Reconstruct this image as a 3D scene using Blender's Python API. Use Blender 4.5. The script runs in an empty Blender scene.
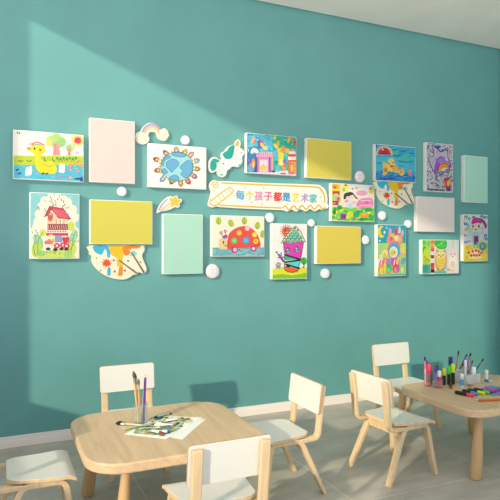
import bpy, bmesh, math, random
from math import sin, cos, pi, radians, atan, sqrt
from mathutils import Vector, Matrix
C = bpy.context.scene.collection
# ------------------------------------------------ camera, world, sun, exposure
F_PX = 561.0; H = 1.3; YAW = atan(253/561); D = 4.0; HY = 249.0
ca, sa = cos(YAW), sin(YAW)
cam_d = bpy.data.cameras.new('camera'); cam = bpy.data.objects.new('camera', cam_d); C.objects.link(cam)
cam.location = (0, 0, H); cam.rotation_euler = (pi/2, 0, -YAW)
cam_d.sensor_width = 36; cam_d.lens = 36*F_PX/500; cam_d.shift_y = -0.002; cam_d.clip_start = .05
bpy.context.scene.camera = cam
vs = bpy.context.scene.view_settings
bpy.context.scene.display_settings.display_device = 'sRGB'
vs.view_transform = 'Standard'; vs.look = 'None'; vs.gamma = 1; vs.use_curve_mapping = False
vs.exposure = 0.0
w = bpy.data.worlds.new('world'); bpy.context.scene.world = w; w.use_nodes = True
wn = w.node_tree; wb = wn.nodes['Background']; wb.inputs[1].default_value = 1.2
# pale sky above, sunlit pale ground below
wt = wn.nodes.new('ShaderNodeTexCoord'); wx = wn.nodes.new('ShaderNodeSeparateXYZ'); wr = wn.nodes.new('ShaderNodeValToRGB'); wm = wn.nodes.new('ShaderNodeMapRange')
wn.links.new(wt.outputs['Generated'], wx.inputs[0]); wn.links.new(wx.outputs[2], wm.inputs[0]); wm.inputs[1].default_value = -1; wm.inputs[2].default_value = 1
wn.links.new(wm.outputs[0], wr.inputs[0]); wn.links.new(wr.outputs[0], wb.inputs[0])
wr.color_ramp.elements[0].position = .40; wr.color_ramp.elements[0].color = (2.45, 2.27, 2.12, 1)
wr.color_ramp.elements[1].position = .55; wr.color_ramp.elements[1].color = (.72, .81, .92, 1)
sd = bpy.data.lights.new('sun', 'SUN'); sun = bpy.data.objects.new('sun', sd); C.objects.link(sun)
SD = Vector((1.58, 1.0, -1.58*.385)).normalized()
sun.rotation_euler = SD.to_track_quat('-Z', 'Y').to_euler(); sun.location = (-3, 0, 4)
sd.energy = 3.4; sd.angle = radians(1.4); sd.color = (1.0, .87, .64)

# ------------------------------------------------ materials
def lin(c):
    if isinstance(c, str): c = [int(c[i:i+2], 16) for i in (0, 2, 4)]
    return tuple(((v/255)/12.92 if v/255 <= .04045 else ((v/255+.055)/1.055)**2.4) for v in c) + (1,)
MC = {}
def mat(col, rough=.5, kind='plain', name=None, metal=0.0):
    key = (str(col), rough, kind, metal)
    if key in MC: return MC[key]
    m = bpy.data.materials.new(name or kind+'_'+str(col)); m.use_nodes = True
    nt = m.node_tree; b = nt.nodes['Principled BSDF']; c = lin(col)
    b.inputs['Roughness'].default_value = rough; b.inputs['Metallic'].default_value = metal
    b.inputs['Base Color'].default_value = c
    N = nt.nodes.new; L = nt.links.new
    if kind == 'paper': c = tuple(v*.76 for v in c[:3])+(1,)
    if kind == 'plain': pass
    else:
        tc = N('ShaderNodeTexCoord'); mp = N('ShaderNodeMapping'); L(tc.outputs['Object'], mp.inputs[0])
        no = N('ShaderNodeTexNoise'); L(mp.outputs[0], no.inputs[0]); no.inputs['Detail'].default_value = 6
        rp = N('ShaderNodeValToRGB'); L(no.outputs[0], rp.inputs[0])
        def ramp(k0, k1, p0=.35, p1=.65):
            rp.color_ramp.elements[0].position = p0; rp.color_ramp.elements[1].position = p1
            rp.color_ramp.elements[0].color = tuple(v*k0 for v in c[:3])+(1,)
            rp.color_ramp.elements[1].color = tuple(min(1, v*k1) for v in c[:3])+(1,)
        if kind == 'paper': no.inputs['Scale'].default_value = 160; ramp(.91, 1.05)
        if kind == 'wall':
            no.inputs['Scale'].default_value = 3; ramp(.97, 1.03)
            bp = N('ShaderNodeBump'); n2 = N('ShaderNodeTexNoise'); n2.inputs['Scale'].default_value = 220
            L(tc.outputs['Object'], n2.inputs[0]); L(n2.outputs[0], bp.inputs['Height'])
            bp.inputs['Strength'].default_value = .08; bp.inputs['Distance'].default_value = .002; L(bp.outputs[0], b.inputs['Normal'])
        if kind.startswith('wood'):
            s = {'woodx': (2.2, 22, 22), 'woody': (22, 2.2, 22), 'woodz': (26, 26, 2.5)}[kind]
            mp.inputs['Scale'].default_value = s; no.inputs['Scale'].default_value = 1.3
            no.inputs['Distortion'].default_value = .7; ramp(.84, 1.07, .3, .7)
        L(rp.outputs[0], b.inputs['Base Color'])
    MC[key] = m; return m
def glass_mat(col='f8fcfb', a=.22):
    key = 'glass'+str(col)+str(a)
    if key in MC: return MC[key]
    m = bpy.data.materials.new('clear_'+str(col)); m.use_nodes = True; nt = m.node_tree; nt.nodes.clear()
    N = nt.nodes.new; L = nt.links.new
    o = N('ShaderNodeOutputMaterial'); t = N('ShaderNodeBsdfTransparent'); g = N('ShaderNodeBsdfGlossy'); d = N('ShaderNodeBsdfDiffuse')
    t.inputs[0].default_value = lin(col); g.inputs['Roughness'].default_value = .05; d.inputs[0].default_value = lin(col)
    m1 = N('ShaderNodeMixShader'); m1.inputs[0].default_value = a; L(t.outputs[0], m1.inputs[1]); L(d.outputs[0], m1.inputs[2])
    m2 = N('ShaderNodeMixShader'); m2.inputs[0].default_value = .07; L(m1.outputs[0], m2.inputs[1]); L(g.outputs[0], m2.inputs[2])
    L(m2.outputs[0], o.inputs[0]); MC[key] = m; return m

WHITE = mat('f2efe9', .55, name='white_canvas_cloth')
WOOD_T = mat('dcbc95', .42, 'woody', 'table_wood'); WOOD_L = mat('cfa878', .45, 'woodz', 'table_leg_wood')
WOOD_C = mat('e0c49c', .45, 'woodz', 'chair_wood'); LAM = mat('e0dfd8', .38, name='white_laminate')

# ------------------------------------------------ helpers
def finish(name, bm, mats, parent=None, smooth=False, bevel=0, seg=2, recalc=True):
    if recalc: bmesh.ops.recalc_face_normals(bm, faces=bm.faces)
    me = bpy.data.meshes.new(name); bm.to_mesh(me); bm.free()
    for m in (mats if isinstance(mats, (list, tuple)) else [mats]): me.materials.append(m)
    if smooth:
        for p in me.polygons: p.use_smooth = True
    o = bpy.data.objects.new(name, me); C.objects.link(o)
    if parent: o.parent = parent
    if bevel:
        b = o.modifiers.new('bevel', 'BEVEL'); b.width = bevel; b.segments = seg; b.limit_method = 'ANGLE'; b.angle_limit = radians(50)
        for p in me.polygons: p.use_smooth = True
        me.set_sharp_from_angle(angle=radians(50))
    elif smooth: me.set_sharp_from_angle(angle=radians(40))
    return o
def box(bm, x0, x1, y0, y1, z0, z1, mi=0):
    v = [bm.verts.new(p) for p in ((x0,y0,z0),(x1,y0,z0),(x1,y1,z0),(x0,y1,z0),(x0,y0,z1),(x1,y0,z1),(x1,y1,z1),(x0,y1,z1))]
    for f in ((0,3,2,1),(4,5,6,7),(0,1,5,4),(1,2,6,5),(2,3,7,6),(3,0,4,7)):
        bm.faces.new([v[i] for i in f]).material_index = mi
def lathe(bm, prof, n=20, mi=0, ax=(0,0), sx=1.0):
    rings = []
    for r, z in prof:
        rings.append([bm.verts.new((ax[0]+r*cos(2*pi*k/n)*sx, ax[1]+r*sin(2*pi*k/n), z)) for k in range(n)] if r > 1e-6 else [bm.verts.new((ax[0], ax[1], z))])
    for a, b in zip(rings, rings[1:]):
        for k in range(n):
            q = [a[k % len(a)], a[(k+1) % len(a)], b[(k+1) % len(b)], b[k % len(b)]]
            q2 = []
            for v in q:
                if v not in q2: q2.append(v)
            if len(q2) > 2: bm.faces.new(q2).material_index = mi
def fillet(pts, r, n=7):
    out = [Vector(pts[0])]
    for i in range(1, len(pts)-1):
        p = Vector(pts[i]); a = (Vector(pts[i-1])-p); b = (Vector(pts[i+1])-p)
        rr = min(r, a.length*.49, b.length*.49); a = p+a.normalized()*rr; b = p+b.normalized()*rr
        for k in range(n+1):
            t = k/n; out.append(a*(1-t)**2 + p*2*t*(1-t) + b*t*t)
    out.append(Vector(pts[-1])); return out
def sweep(bm, path, wvec, wid, th, mi=0):
    wvec = Vector(wvec).normalized(); rings = []
    for i, p in enumerate(path):
        t = (path[min(i+1, len(path)-1)]-path[max(i-1, 0)]).normalized()
        wv = (wvec - t*wvec.dot(t)).normalized(); nv = t.cross(wv).normalized()
        W_ = wid[i] if isinstance(wid, list) else wid; T_ = th[i] if isinstance(th, list) else th
        rings.append([bm.verts.new(p+wv*W_/2*a+nv*T_/2*b) for a, b in ((-1,-1),(1,-1),(1,1),(-1,1))])
    for a, b in zip(rings, rings[1:]):
        for k in range(4): bm.faces.new((a[k], a[(k+1)%4], b[(k+1)%4], b[k])).material_index = mi
    bm.faces.new(rings[0][::-1]).material_index = mi; bm.faces.new(rings[-1]).material_index = mi
def rrect(x0, x1, y0, y1, r, n=8):
    o = []
    for cx, cy, a0 in ((x1-r, y0+r, -90), (x1-r, y1-r, 0), (x0+r, y1-r, 90), (x0+r, y0+r, 180)):
        for k in range(n+1):
            a = radians(a0+90*k/n); o.append((cx+r*cos(a), cy+r*sin(a)))
    return o
def tag(o, label=None, cat=None, group=None, kind=None):
    if label: o['label'] = label
    if cat: o['category'] = cat
    if group: o['group'] = group
    if kind: o['kind'] = kind
    return o
def empty(name, loc=(0,0,0), rz=0):
    o = bpy.data.objects.new(name, None); C.objects.link(o); o.location = loc; o.rotation_euler.z = rz; o.empty_display_size = .1
    return o
def dup(root, **kw):
    r = root.copy(); C.objects.link(r)
    for ch in list(root.children):
        c = ch.copy(); C.objects.link(c); c.parent = r
        for g in ch.children:
            d = g.copy(); C.objects.link(d); d.parent = c
    return r
# measured image point -> metres on a real plane of the room
def onwall(px, py, y=D):
    u = (px-250)/F_PX; Z = y/(ca-u*sa); return (Z*(sa+u*ca), H+(HY-py)/F_PX*Z)
def onflat(px, py, z=0.0):
    u = (px-250)/F_PX; Z = (H-z)*F_PX/(py-HY); return Vector((Z*(sa+u*ca), Z*(ca-u*sa), z))

# ------------------------------------------------ room
X0, X1, YB, ZC = -.8, 4.465, -.35, 3.246
teal = mat((97, 157, 157), .62, 'wall', 'teal_wall_paint')
def struct(name, bm, m, **k): return tag(finish(name, bm, m, **k), kind='structure')
fm = bpy.data.materials.new('grey_stone_tiles'); fm.use_nodes = True
nt = fm.node_tree; N = nt.nodes.new; L = nt.links.new; b = nt.nodes['Principled BSDF']; b.inputs['Roughness'].default_value = .5
tc = N('ShaderNodeTexCoord'); mp = N('ShaderNodeMapping'); L(tc.outputs['Object'], mp.inputs[0])
mp.inputs['Location'].default_value = (-.71+.965, -2.39+.965*3, 0)
br = N('ShaderNodeTexBrick'); L(mp.outputs[0], br.inputs[0]); br.offset = 0; br.inputs['Scale'].default_value = 1
br.inputs['Brick Width'].default_value = .965; br.inputs['Row Height'].default_value = .965; br.inputs['Mortar Size'].default_value = .003
br.inputs['Mortar Smooth'].default_value = .2; br.inputs['Color1'].default_value = (1,1,1,1); br.inputs['Color2'].default_value = (.95,.95,.95,1); br.inputs['Mortar'].default_value = (1.45,1.45,1.4,1)
mps = N('ShaderNodeMapping'); L(tc.outputs['Object'], mps.inputs[0]); mps.inputs['Scale'].default_value = (1.0, 2.6, 1)
n1 = N('ShaderNodeTexNoise'); n1.inputs['Scale'].default_value = 3.2; n1.inputs['Detail'].default_value = 9; n1.inputs['Roughness'].default_value = .62; L(mps.outputs[0], n1.inputs[0])
r1 = N('ShaderNodeValToRGB'); L(n1.outputs[0], r1.inputs[0])
r1.color_ramp.elements[0].position = .3; r1.color_ramp.elements[0].color = lin((170,164,155)); r1.color_ramp.elements[1].position = .7; r1.color_ramp.elements[1].color = lin((200,193,184))
mx = N('ShaderNodeMix'); mx.data_type = 'RGBA'; mx.blend_type = 'MULTIPLY'; mx.inputs[0].default_value = 1
L(r1.outputs[0], mx.inputs[6]); L(br.outputs[0], mx.inputs[7]); L(mx.outputs[2], b.inputs['Base Color'])
bm = bmesh.new(); box(bm, X0-.04, X1+.1, YB, D+.1, -.1, 0); struct('floor', bm, fm)
bm = bmesh.new(); box(bm, X0-.04, X1+.1, YB, D-.022, ZC, ZC+.1); box(bm, X0-.04, X1+.1, D-.022, D+.1, ZC+.06, ZC+.1); struct('ceiling', bm, mat((242, 236, 231), .8, 'wall', 'ceiling_paint'))
bm = bmesh.new(); box(bm, X0-.04, X1+.1, D, D+.1, 0, ZC+.06); struct('wall_back', bm, teal)
bm = bmesh.new(); box(bm, X1, X1+.1, YB, D, 0, ZC); struct('wall_right', bm, teal)
WY0, WY1, WZ0, WZ1 = .72, 3.378, .666, 3.222
bm = bmesh.new(); box(bm, X0-.04, X0, YB, WY0, 0, ZC); box(bm, X0-.04, X0, WY1, D, 0, ZC)
box(bm, X0-.04, X0, WY0, WY1, 0, WZ0); box(bm, X0-.04, X0, WY0, WY1, WZ1, ZC); struct('wall_left', bm, mat((236, 232, 226), .7, 'wall', 'white_wall_paint'))
bm = bmesh.new(); box(bm, X0, X0+.02, WY0-.06, WY0-.002, WZ0-.06, WZ1+.03); box(bm, X0, X0+.02, WY1+.002, WY1+.06, WZ0-.06, WZ1+.03)
box(bm, X0, X0+.02, WY0, WY1, WZ0-.06, WZ0-.01); box(bm, X0, X0+.02, WY0, WY1, WZ1+.01, WZ1+.03)
struct('window_1', bm, mat('f4f2ee', .4, name='white_frame_paint'))
skirt = mat((238, 230, 224), .5, name='skirting_paint')
def skirting(name, path, wv):
    bm = bmesh.new()
    for (a, b_) in path: box(bm, *a); box(bm, *b_)
    return struct(name, bm, skirt, bevel=.002)
skirting('baseboard_back', [((X0, X1-.02, D-.016, D, 0, .046), (X0, X1-.012, D-.010, D, .046, .073))], 0)
skirting('baseboard_right', [((X1-.016, X1, YB, D-.02, 0, .046), (X1-.010, X1, YB, D-.02, .046, .073))], 0)

# ------------------------------------------------ flat artwork on canvases
def clip(poly):
    for ax, lim, sg in ((0,0,1),(0,1,-1),(1,0,1),(1,1,-1)):
        out = []
        for i, p in enumerate(poly):
            q = poly[(i+1) % len(poly)]; a = (p[ax]-lim)*sg; b_ = (q[ax]-lim)*sg
            if a >= 0: out.append(p)
            if (a >= 0) != (b_ >= 0):
                t = a/(a-b_); out.append((p[0]+(q[0]-p[0])*t, p[1]+(q[1]-p[1])*t))
        poly = out
        if len(poly) < 3: return []
    return poly
def smooth_loop(pts, n=6, closed=True):
    out = []; m = len(pts); P = [Vector(p) for p in pts]
    for i in range(m if closed else m-1):
        if closed: a, b_, c, d = P[i-1], P[i], P[(i+1)%m], P[(i+2)%m]
        else: a, b_, c, d = P[max(i-1,0)], P[i], P[i+1], P[min(i+2,m-1)]
        for k in range(n):
            t = k/n; out.append(tuple(.5*(2*b_+(c-a)*t+(2*a-5*b_+4*c-d)*t*t+(3*b_-a-3*c+d)*t**3)))
    if not closed: out.append(tuple(P[-1]))
    return out
class Sheet:
    """collects flat coloured shapes; f maps drawing coordinates to (x, z) metres on the wall plane"""
    def __init__(s, f, y, clipf=None): s.f = f; s.y = y; s.bm = bmesh.new(); s.m = []; s.k = 0; s.c = clipf
    def p(s, col, pts, sm=0):
        if sm: pts = smooth_loop(pts, sm)
        pts = [s.f(*q) for q in pts]
        if s.c: pts = s.c(pts)
        if len(pts) < 3: return
        m = mat(col, .6, 'paper')
        if m not in s.m: s.m.append(m)
        s.k += 1; y = s.y-.0003-.000013*s.k
        try: fc = s.bm.faces.new([s.bm.verts.new((x, y, z)) for x, z in pts]); fc.material_index = s.m.index(m)
        except ValueError: pass
    def e(s, col, cx, cy, rx, ry=None, rot=0, n=18, a0=0, a1=360):
        ry = rx if ry is None else ry; r = radians(rot)
        full = a1-a0 >= 360; pts = []
        for k in range(n if full else n+1):
            a = radians(a0+(a1-a0)*k/n); x, y = rx*cos(a), ry*sin(a)
            pts.append((cx+x*cos(r)-y*sin(r), cy+x*sin(r)+y*cos(r)))
        s.p(col, pts)
    def r(s, col, x0, y0, x1, y1): s.p(col, [(x0,y0),(x1,y0),(x1,y1),(x0,y1)])
    def l(s, col, w_, pts, sm=0, closed=False):
        if w_ < 5: w_ += .9
        if sm: pts = smooth_loop(pts, sm, closed)
        if closed: pts = list(pts)+[pts[0]]
        # one mitred strip, so no two pieces of a stroke overlap
        q = [p for k_, p in enumerate(pts) if k_ == 0 or math.hypot(p[0]-pts[k_-1][0], p[1]-pts[k_-1][1]) > 1e-6]
        if len(q) < 2: return
        cl_ = closed and len(q) > 3; m_ = len(q); side = []
        for k_ in range(m_):
            pa = q[k_-1] if k_ else (q[-2] if cl_ else q[0]); pb = q[k_+1] if k_ < m_-1 else (q[1] if cl_ else q[-1])
            d1 = Vector((q[k_][0]-pa[0], q[k_][1]-pa[1])); d2 = Vector((pb[0]-q[k_][0], pb[1]-q[k_][1]))
            d1 = d1.normalized() if d1.length > 1e-9 else d2.normalized(); d2 = d2.normalized() if d2.length > 1e-9 else d1
            t_ = d1+d2; t_ = t_.normalized() if t_.length > .2 else d1; mm = w_/2/max(.55, abs(t_.dot(d1)))
            side.append(((q[k_][0]-t_.y*mm, q[k_][1]+t_.x*mm), (q[k_][0]+t_.y*mm, q[k_][1]-t_.x*mm)))
        for a, b_ in zip(side, side[1:]):
            s.p(col, [a[0], b_[0], b_[1], a[1]]); s.k -= 1
        s.k += 1
    def ring(s, col, w_, cx, cy, rx, ry=None, rot=0, n=18):
        ry = rx if ry is None else ry; r = radians(rot)
        s.l(col, w_, [(cx+rx*cos(2*pi*k/n)*cos(r)-ry*sin(2*pi*k/n)*sin(r), cy+rx*cos(2*pi*k/n)*sin(r)+ry*sin(2*pi*k/n)*cos(r)) for k in range(n)], closed=True)
    def part(s, name, label=None):
        s.done(name, s.root, label); s.bm = bmesh.new(); s.m = []
    def done(s, name, parent, label=None):
        for f_ in s.bm.faces:
            f_.normal_update()
            if f_.normal.y > 0: f_.normal_flip()
        bmesh.ops.triangulate(s.bm, faces=s.bm.faces)
        o = finish(name, s.bm, s.m, parent, recalc=False)
        if label: o['label'] = label
        return o
T = .042
def canvas(crop, x0, x1, y0l, y0r, y1l, y1r, label, front=None):
    """crop = (x, y, scale) of the measuring frame; the rest is the front face in that frame"""
    cx, cy, sc = crop; g = lambda x, y: onwall(cx+x/sc, cy+y/sc, D-T)
    a, b_, c, d = g(x0, y0l), g(x1, y0r), g(x0, y1l), g(x1, y1r)
    xl, xr = (a[0]+c[0])/2, (b_[0]+d[0])/2; zt, zb = (a[1]+b_[1])/2, (c[1]+d[1])/2
    root = empty('wall_canvas', ((xl+xr)/2, D, zb)); ox, oz = root.location.x, root.location.z
    tag(root, label, 'wall art', 'square edged canvases hung on the teal wall')
    bm = bmesh.new(); box(bm, xl-ox, xr-ox, -T, -.001, 0, zt-oz)
    finish('canvas', bm, WHITE, root, bevel=.003)
    def f(x, y):
        u = (x-x0)/(x1-x0); yt = y0l+(y0r-y0l)*u; yb = y1l+(y1r-y1l)*u; v = (y-yt)/(yb-yt)
        return (u, v)
    m_ = .004
    def cl(pts):
        pts = clip(pts); return [(xl-ox+m_+(xr-xl-2*m_)*u, zt-oz-m_-(zt-zb-2*m_)*v) for u, v in pts]
    s = Sheet(f, -T, cl); s.root = root; s.x0, s.x1, s.y0, s.y1 = x0, x1, min(y0l, y0r), max(y1l, y1r)
    if front:
        g_ = mat(front, .6); s.m.append(g_); q_ = cl([(0,0),(1,0),(1,1),(0,1)]); s.bm.faces.new([s.bm.verts.new((x, -T-.0004, z)) for x, z in q_]).material_index = 0; s.done('painted_front', root, None)
    return s
def bg(s, col, y0=None, y1=None, x0=None, x1=None):
    s.r(col, s.x0-50 if x0 is None else x0, s.y0-50 if y0 is None else y0, s.x1+50 if x1 is None else x1, s.y1+50 if y1 is None else y1)
def fin(s): s.done('drawing', s.root)
R = random.Random(7)
YEL = 'c6bd4c'; BEI = 'd3c3bf'; MIN = 'a0cdbd'
canvas((0,100,4), 358, 540, 68, 88, 328, 335, 'blank pale pink upright canvas beside the duck drawing', BEI)
canvas((80,190,4), 40, 290, 37, 47, 217, 218, 'blank yellow canvas with a paint palette cutout peeking out below, on the left', YEL)
canvas((80,190,4), 332, 492, 96, 97, 337, 335, 'blank mint green canvas below the shooting star and left of the ladybird drawing', MIN)
canvas((300,120,5), 32, 257, 90, 107, 290, 298, 'blank yellow canvas above the right end of the title banner', 'c8bc4c')
canvas((300,190,5), 82, 305, 180, 182, 370, 367, 'blank yellow canvas below the title banner, right of the paper cup house drawing', 'cebb4c')
canvas((370,120,3.846), 362, 453, 135, 142, 315, 320, 'blank mint green upright canvas nearest the right end of the wall', 'a9d8cb')
canvas((370,120,3.846), 180, 325, 295, 298, 430, 430, 'blank pale pink wide canvas below the purple hatted girl drawing', 'e0d3d0')

# 1 yellow duck by the water
s = canvas((10,125,6.25), 18, 460, 30, 60, 335, 358, 'childs drawing of a big yellow duck by blue water and trees')
bg(s, 'fdf9f4'); s.r('c4dc3a', 0, 192, 480, 262); s.r('58c7e4', 0, 252, 480, 380)
for i in range(26): x, y = R.uniform(20, 460), R.uniform(268, 345); s.l(R.choice(['2fa9d8','8fdcf0','3bb6dd']), 4, [(x, y), (x+R.uniform(12, 30), y+R.uniform(-4, 4))])
for i in range(14): s.l('a9c62c', 3, [(R.uniform(20,440), R.uniform(200,250)) for _ in range(1)]*1 + [(R.uniform(20,440), 225)]) if i < 1 else None
for (x, y, r_, c) in ((285,98,44,'a9e07a'),(250,92,30,'bfe88f'),(320,100,28,'9fdf86'),(285,70,26,'b4e67f'),(238,110,18,'f4e86a'),(372,142,26,'a5e28d'),(395,132,16,'c9ec9a')): s.e(c, x, y, r_)
s.p('f0a3a0', [(262,190),(266,130),(258,95),(285,118),(302,92),(302,135),(312,190)]); s.l('d98583', 4, [(280,118),(282,186)]); s.l('7fc85b', 4, [(300,140),(345,118)])
s.p('f08f86', [(360,190),(362,150),(354,132),(370,145),(382,130),(376,160),(380,190)]); s.l('e98a8a', 5, [(410,180),(422,165),(432,178)])
for k in range(12): a = k*pi/6; s.l('ffd21e', 6, [(425+28*cos(a), 92+22*sin(a)), (425+50*cos(a), 92+40*sin(a))])
s.e('f8e02a', 425, 92, 34, 30); s.e('ee3f72', 425, 92, 23, 21); s.l('c92552', 3, [(412,96),(425,104),(438,95)])
s.p('ffe62a', [(118,142),(140,126),(190,122),(214,140),(214,165),(195,182),(185,205),(205,232),(250,226),(284,262),(284,300),(245,308),(190,302),(160,280),(148,235),(150,192),(130,170),(108,158),(98,142)], 4)
s.l('e8b414', 3, [(148,235),(160,280),(190,302),(245,308)], 4); s.l('d9a010', 4, [(205,240),(235,262),(270,250)], 4)
s.p('ef8f2e', [(98,140),(116,136),(126,150),(110,156)]); s.e('f7c9ad', 128, 118, 18, 10); s.l('e85a50', 7, [(130,122),(160,106),(195,118),(208,128)], 4); s.l('58b0a0', 5, [(140,126),(165,118),(190,126)], 3)
s.e('222222', 147, 147, 6, 8); s.e('f05a3a', 183, 155, 9, 8)
for x in (62, 115): s.l('7a3b20', 5, [(x-16,222),(x,229),(x+14,222)], 3)
for x in (212, 265): s.l('7a5b20', 4, [(x-6,204),(x,222),(x+10,228)], 3)
for i, x in enumerate(range(292, 420, 20)): s.e('39a845', x, 208+(i%2)*5, 8, 9); s.e('e8443c', x+9, 226, 5, 4)
for x, y, c in ((100,292,'f6fbfd'),(120,286,'f6fbfd'),(312,270,'f6fbfd'),(330,272,'f6fbfd')): s.p(c, [(x-10,y+26),(x-6,y-20),(x+10,y-26),(x+8,y+26)], 3)
for x, y in ((55,305),(40,282),(200,305),(225,306)): s.e('3a4650', x, y, 12, 5, -25)
for x, y in ((378,280),(430,232),(425,290),(372,255),(400,250),(448,255)): s.e('f0a49a', x, y, 13, 9, R.uniform(-40, 40)); s.e('fff2d0', x, y, 5); s.l('b8413a', 3, [(x-10,y+8),(x+8,y-10)])
for x in range(285, 400, 20): s.e('c87fc0', x, 325, 6, 4)
s.e('f5c928', 378, 332, 12, 7); s.e('2d3a66', 425, 340, 22, 6); s.e('2a2a2a', 42, 47, 5, 4); s.e('2a2a2a', 54, 50, 4, 6); s.r('2b4ea0', 440, 330, 470, 360)
fin(s)

# 3 red roofed bookshop house
s = canvas((20,185,6.25), 60, 372, 45, 55, 462, 462, 'childs drawing of a red roofed two storey house with foliage around')
bg(s, '8ed6dc')
for i in range(60): x, y = R.uniform(60, 370), R.uniform(50, 290); s.l('a9e3e6', 4, [(x, y), (x+14, y+R.uniform(-6, 6))])
for x, y, r_ in ((150,95,28),(190,75,26),(235,78,30),(275,90,28),(300,105,28),(130,130,26),(115,180,28),(110,230,32),(105,265,34),(330,150,30),(335,200,36),(320,250,30),(200,120,60),(270,140,50),(160,190,50),(150,260,55),(330,300,46),(90,300,40),(220,260,90)): s.e('faf3e4', x, y, r_)
bg(s, 'fbf4e2', 300); s.p('cfe86e', [(110,462),(160,418),(240,405),(310,425),(340,462)], 4)
for x, y, rx, ry, c, ro in ((112,360,28,50,'8fd89b',-15),(140,300,20,24,'dfe95a',0),(100,400,30,55,'c6e25e',10),(320,258,24,30,'d6e757',0),(330,340,26,50,'9cdcae',25),(325,400,32,44,'cfe565',0),(345,310,20,34,'a6e2c0',0),(95,340,18,34,'a8e0c4',-10),(300,440,30,20,'a6de72',0),(130,430,26,20,'9fd873',0)): s.e(c, x, y, rx, ry, ro)
for p in ([(105,440),(110,340),(140,295)], [(92,450),(80,390),(100,310)], [(320,430),(330,350),(345,300)], [(300,430),(350,350)]): s.l('6e8a4a', 3, p)
s.p('f6d3b4', [(165,205),(188,160),(235,200),(300,215),(296,262),(170,258)]); s.r('9c3a44', 168, 244, 300, 282)
s.p('e0405a', [(182,132),(205,135),(268,146),(318,210),(305,216),(238,204),(196,152),(170,192),(148,200),(160,178)])
for i in range(46):
    a_, q_ = R.uniform(0, 2*pi), R.uniform(.85, 1.2); x, y = 215+135*q_*cos(a_), 270+165*q_*sin(a_)
    if y > 270 or y < 150: s.l('7a8a5a' if y > 270 else '8a8078', 2.5, [(x, y), (x+R.uniform(-10, 10), y+R.uniform(-8, 8)), (x+R.uniform(-14, 14), y+R.uniform(8, 16))], 3)
s.l('8d1f35', 4, [(148,200),(182,132),(268,146),(318,212),(238,204),(186,140)])
for k in range(8): s.l('f58295', 3, [(205+k*11,150+k),(228+k*10,196+k*2)])
s.e('e46a52', 186, 205, 16, 22); s.ring('7a2c2c', 3, 186, 190, 14, 16)
for x in (225, 250, 275): s.r('fff6dc', x, 216, x+14, 244); s.l('a5543a', 3, [(x,216),(x,246)])
for x in range(172, 300, 14): s.l('f3c9ba', 3, [(x,250),(x+6,278)])
s.r('fde9e0', 166, 284, 298, 300)
for x in range(172, 296, 16): s.e('e0425c', x, 292, 5)
s.r('c93a55', 160, 302, 302, 318); s.r('8fa3d8', 214, 316, 262, 360); s.e('fff1c8', 190, 340, 26, 30); s.e('f0a05a', 178, 350, 13); s.e('f3c860', 205, 348, 13)
s.p('e02f55', [(262,345),(270,325),(285,330),(300,322),(308,345),(285,368)], 3); s.r('ee6f80', 150, 350, 202, 372); s.r('fbf0e0', 152, 372, 200, 396)
for x, y in ((228,382),(268,378),(290,384)): s.e('e0355a', x, y, 20, 18); s.e('fbe0da', x, y, 8)
for x, y in ((172,402),(218,406),(258,402),(290,404)): s.e('3a2c38', x, y, 15, 10)
for (x, y) in ((245,60),(232,78),(255,82),(270,96),(300,130),(205,112),(220,118),(285,135),(185,65),(155,155)): s.l('5b4a4a', 3, [(x,y),(x+3,y+14)])
fin(s)

# 5 globe ringed by small houses
s = canvas((140,135,6.6667), 55, 443, 55, 82, 348, 362, 'childs drawing of a blue globe ringed with little houses on white')
bg(s, 'fffefc')
HS = ((100,162,'e0824a'),(163,115,'c9a0a8'),(237,92,'d9b27a'),(298,108,'efb63e'),(342,124,'d8a79a'),(382,168,'9fb6bd'),(386,226,'cf8a55'),(366,278,'b678a8'),(322,316,'d8573a'),(268,330,'e39a35'),(205,316,'8fae62'),(142,300,'8fb6d8'),(108,238,'dd9038'))
for k in range(30): a = 2*pi*k/30; s.l(R.choice(['b9d24a','efd24a','d8c640']), 12, [(243+105*cos(a), 210+96*sin(a)), (243+124*cos(a), 210+113*sin(a))])
for x, y, c in HS:
    a = math.atan2(y-210, x-243); q = lambda u, v: (x+u*-sin(a)+v*cos(a), y+u*cos(a)+v*sin(a))
    s.p(c, [q(-14,-22), q(14,-22), q(14,4), q(-14,4)]); s.p('8a5a3a' if R.random() < .5 else c, [q(-18,3), q(0,20), q(18,3)]); s.l('6a4a38', 2.5, [q(-15,-20), q(-15,4), q(0,19), q(15,4), q(15,-20)]); s.e('fff0d8', *q(0,-8), 5)
s.e('3a6f8a', 243, 210, 112, 102, n=36); s.e('a9e6ee', 243, 210, 108, 98, n=36)
for P_ in ([(180,175),(210,158),(240,168),(256,190),(240,215),(222,232),(205,250),(190,232),(172,215),(168,192)], [(262,215),(285,190),(320,165),(345,190),(350,235),(330,275),(295,285),(268,262),(280,240)], [(205,125),(245,112),(290,122),(305,138),(270,145),(225,138)], [(190,288),(225,268),(255,285),(250,304),(215,300)], [(140,190),(160,150),(185,135),(200,148),(160,170),(150,210)], [(140,240),(160,225),(178,250),(160,262)]): s.p('6fb8e4', P_, 4); s.l('4a93bd', 3, P_, 4, True)
s.ring('4b6a3a', 3, 243, 210, 110, 100, n=36); fin(s)

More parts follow.
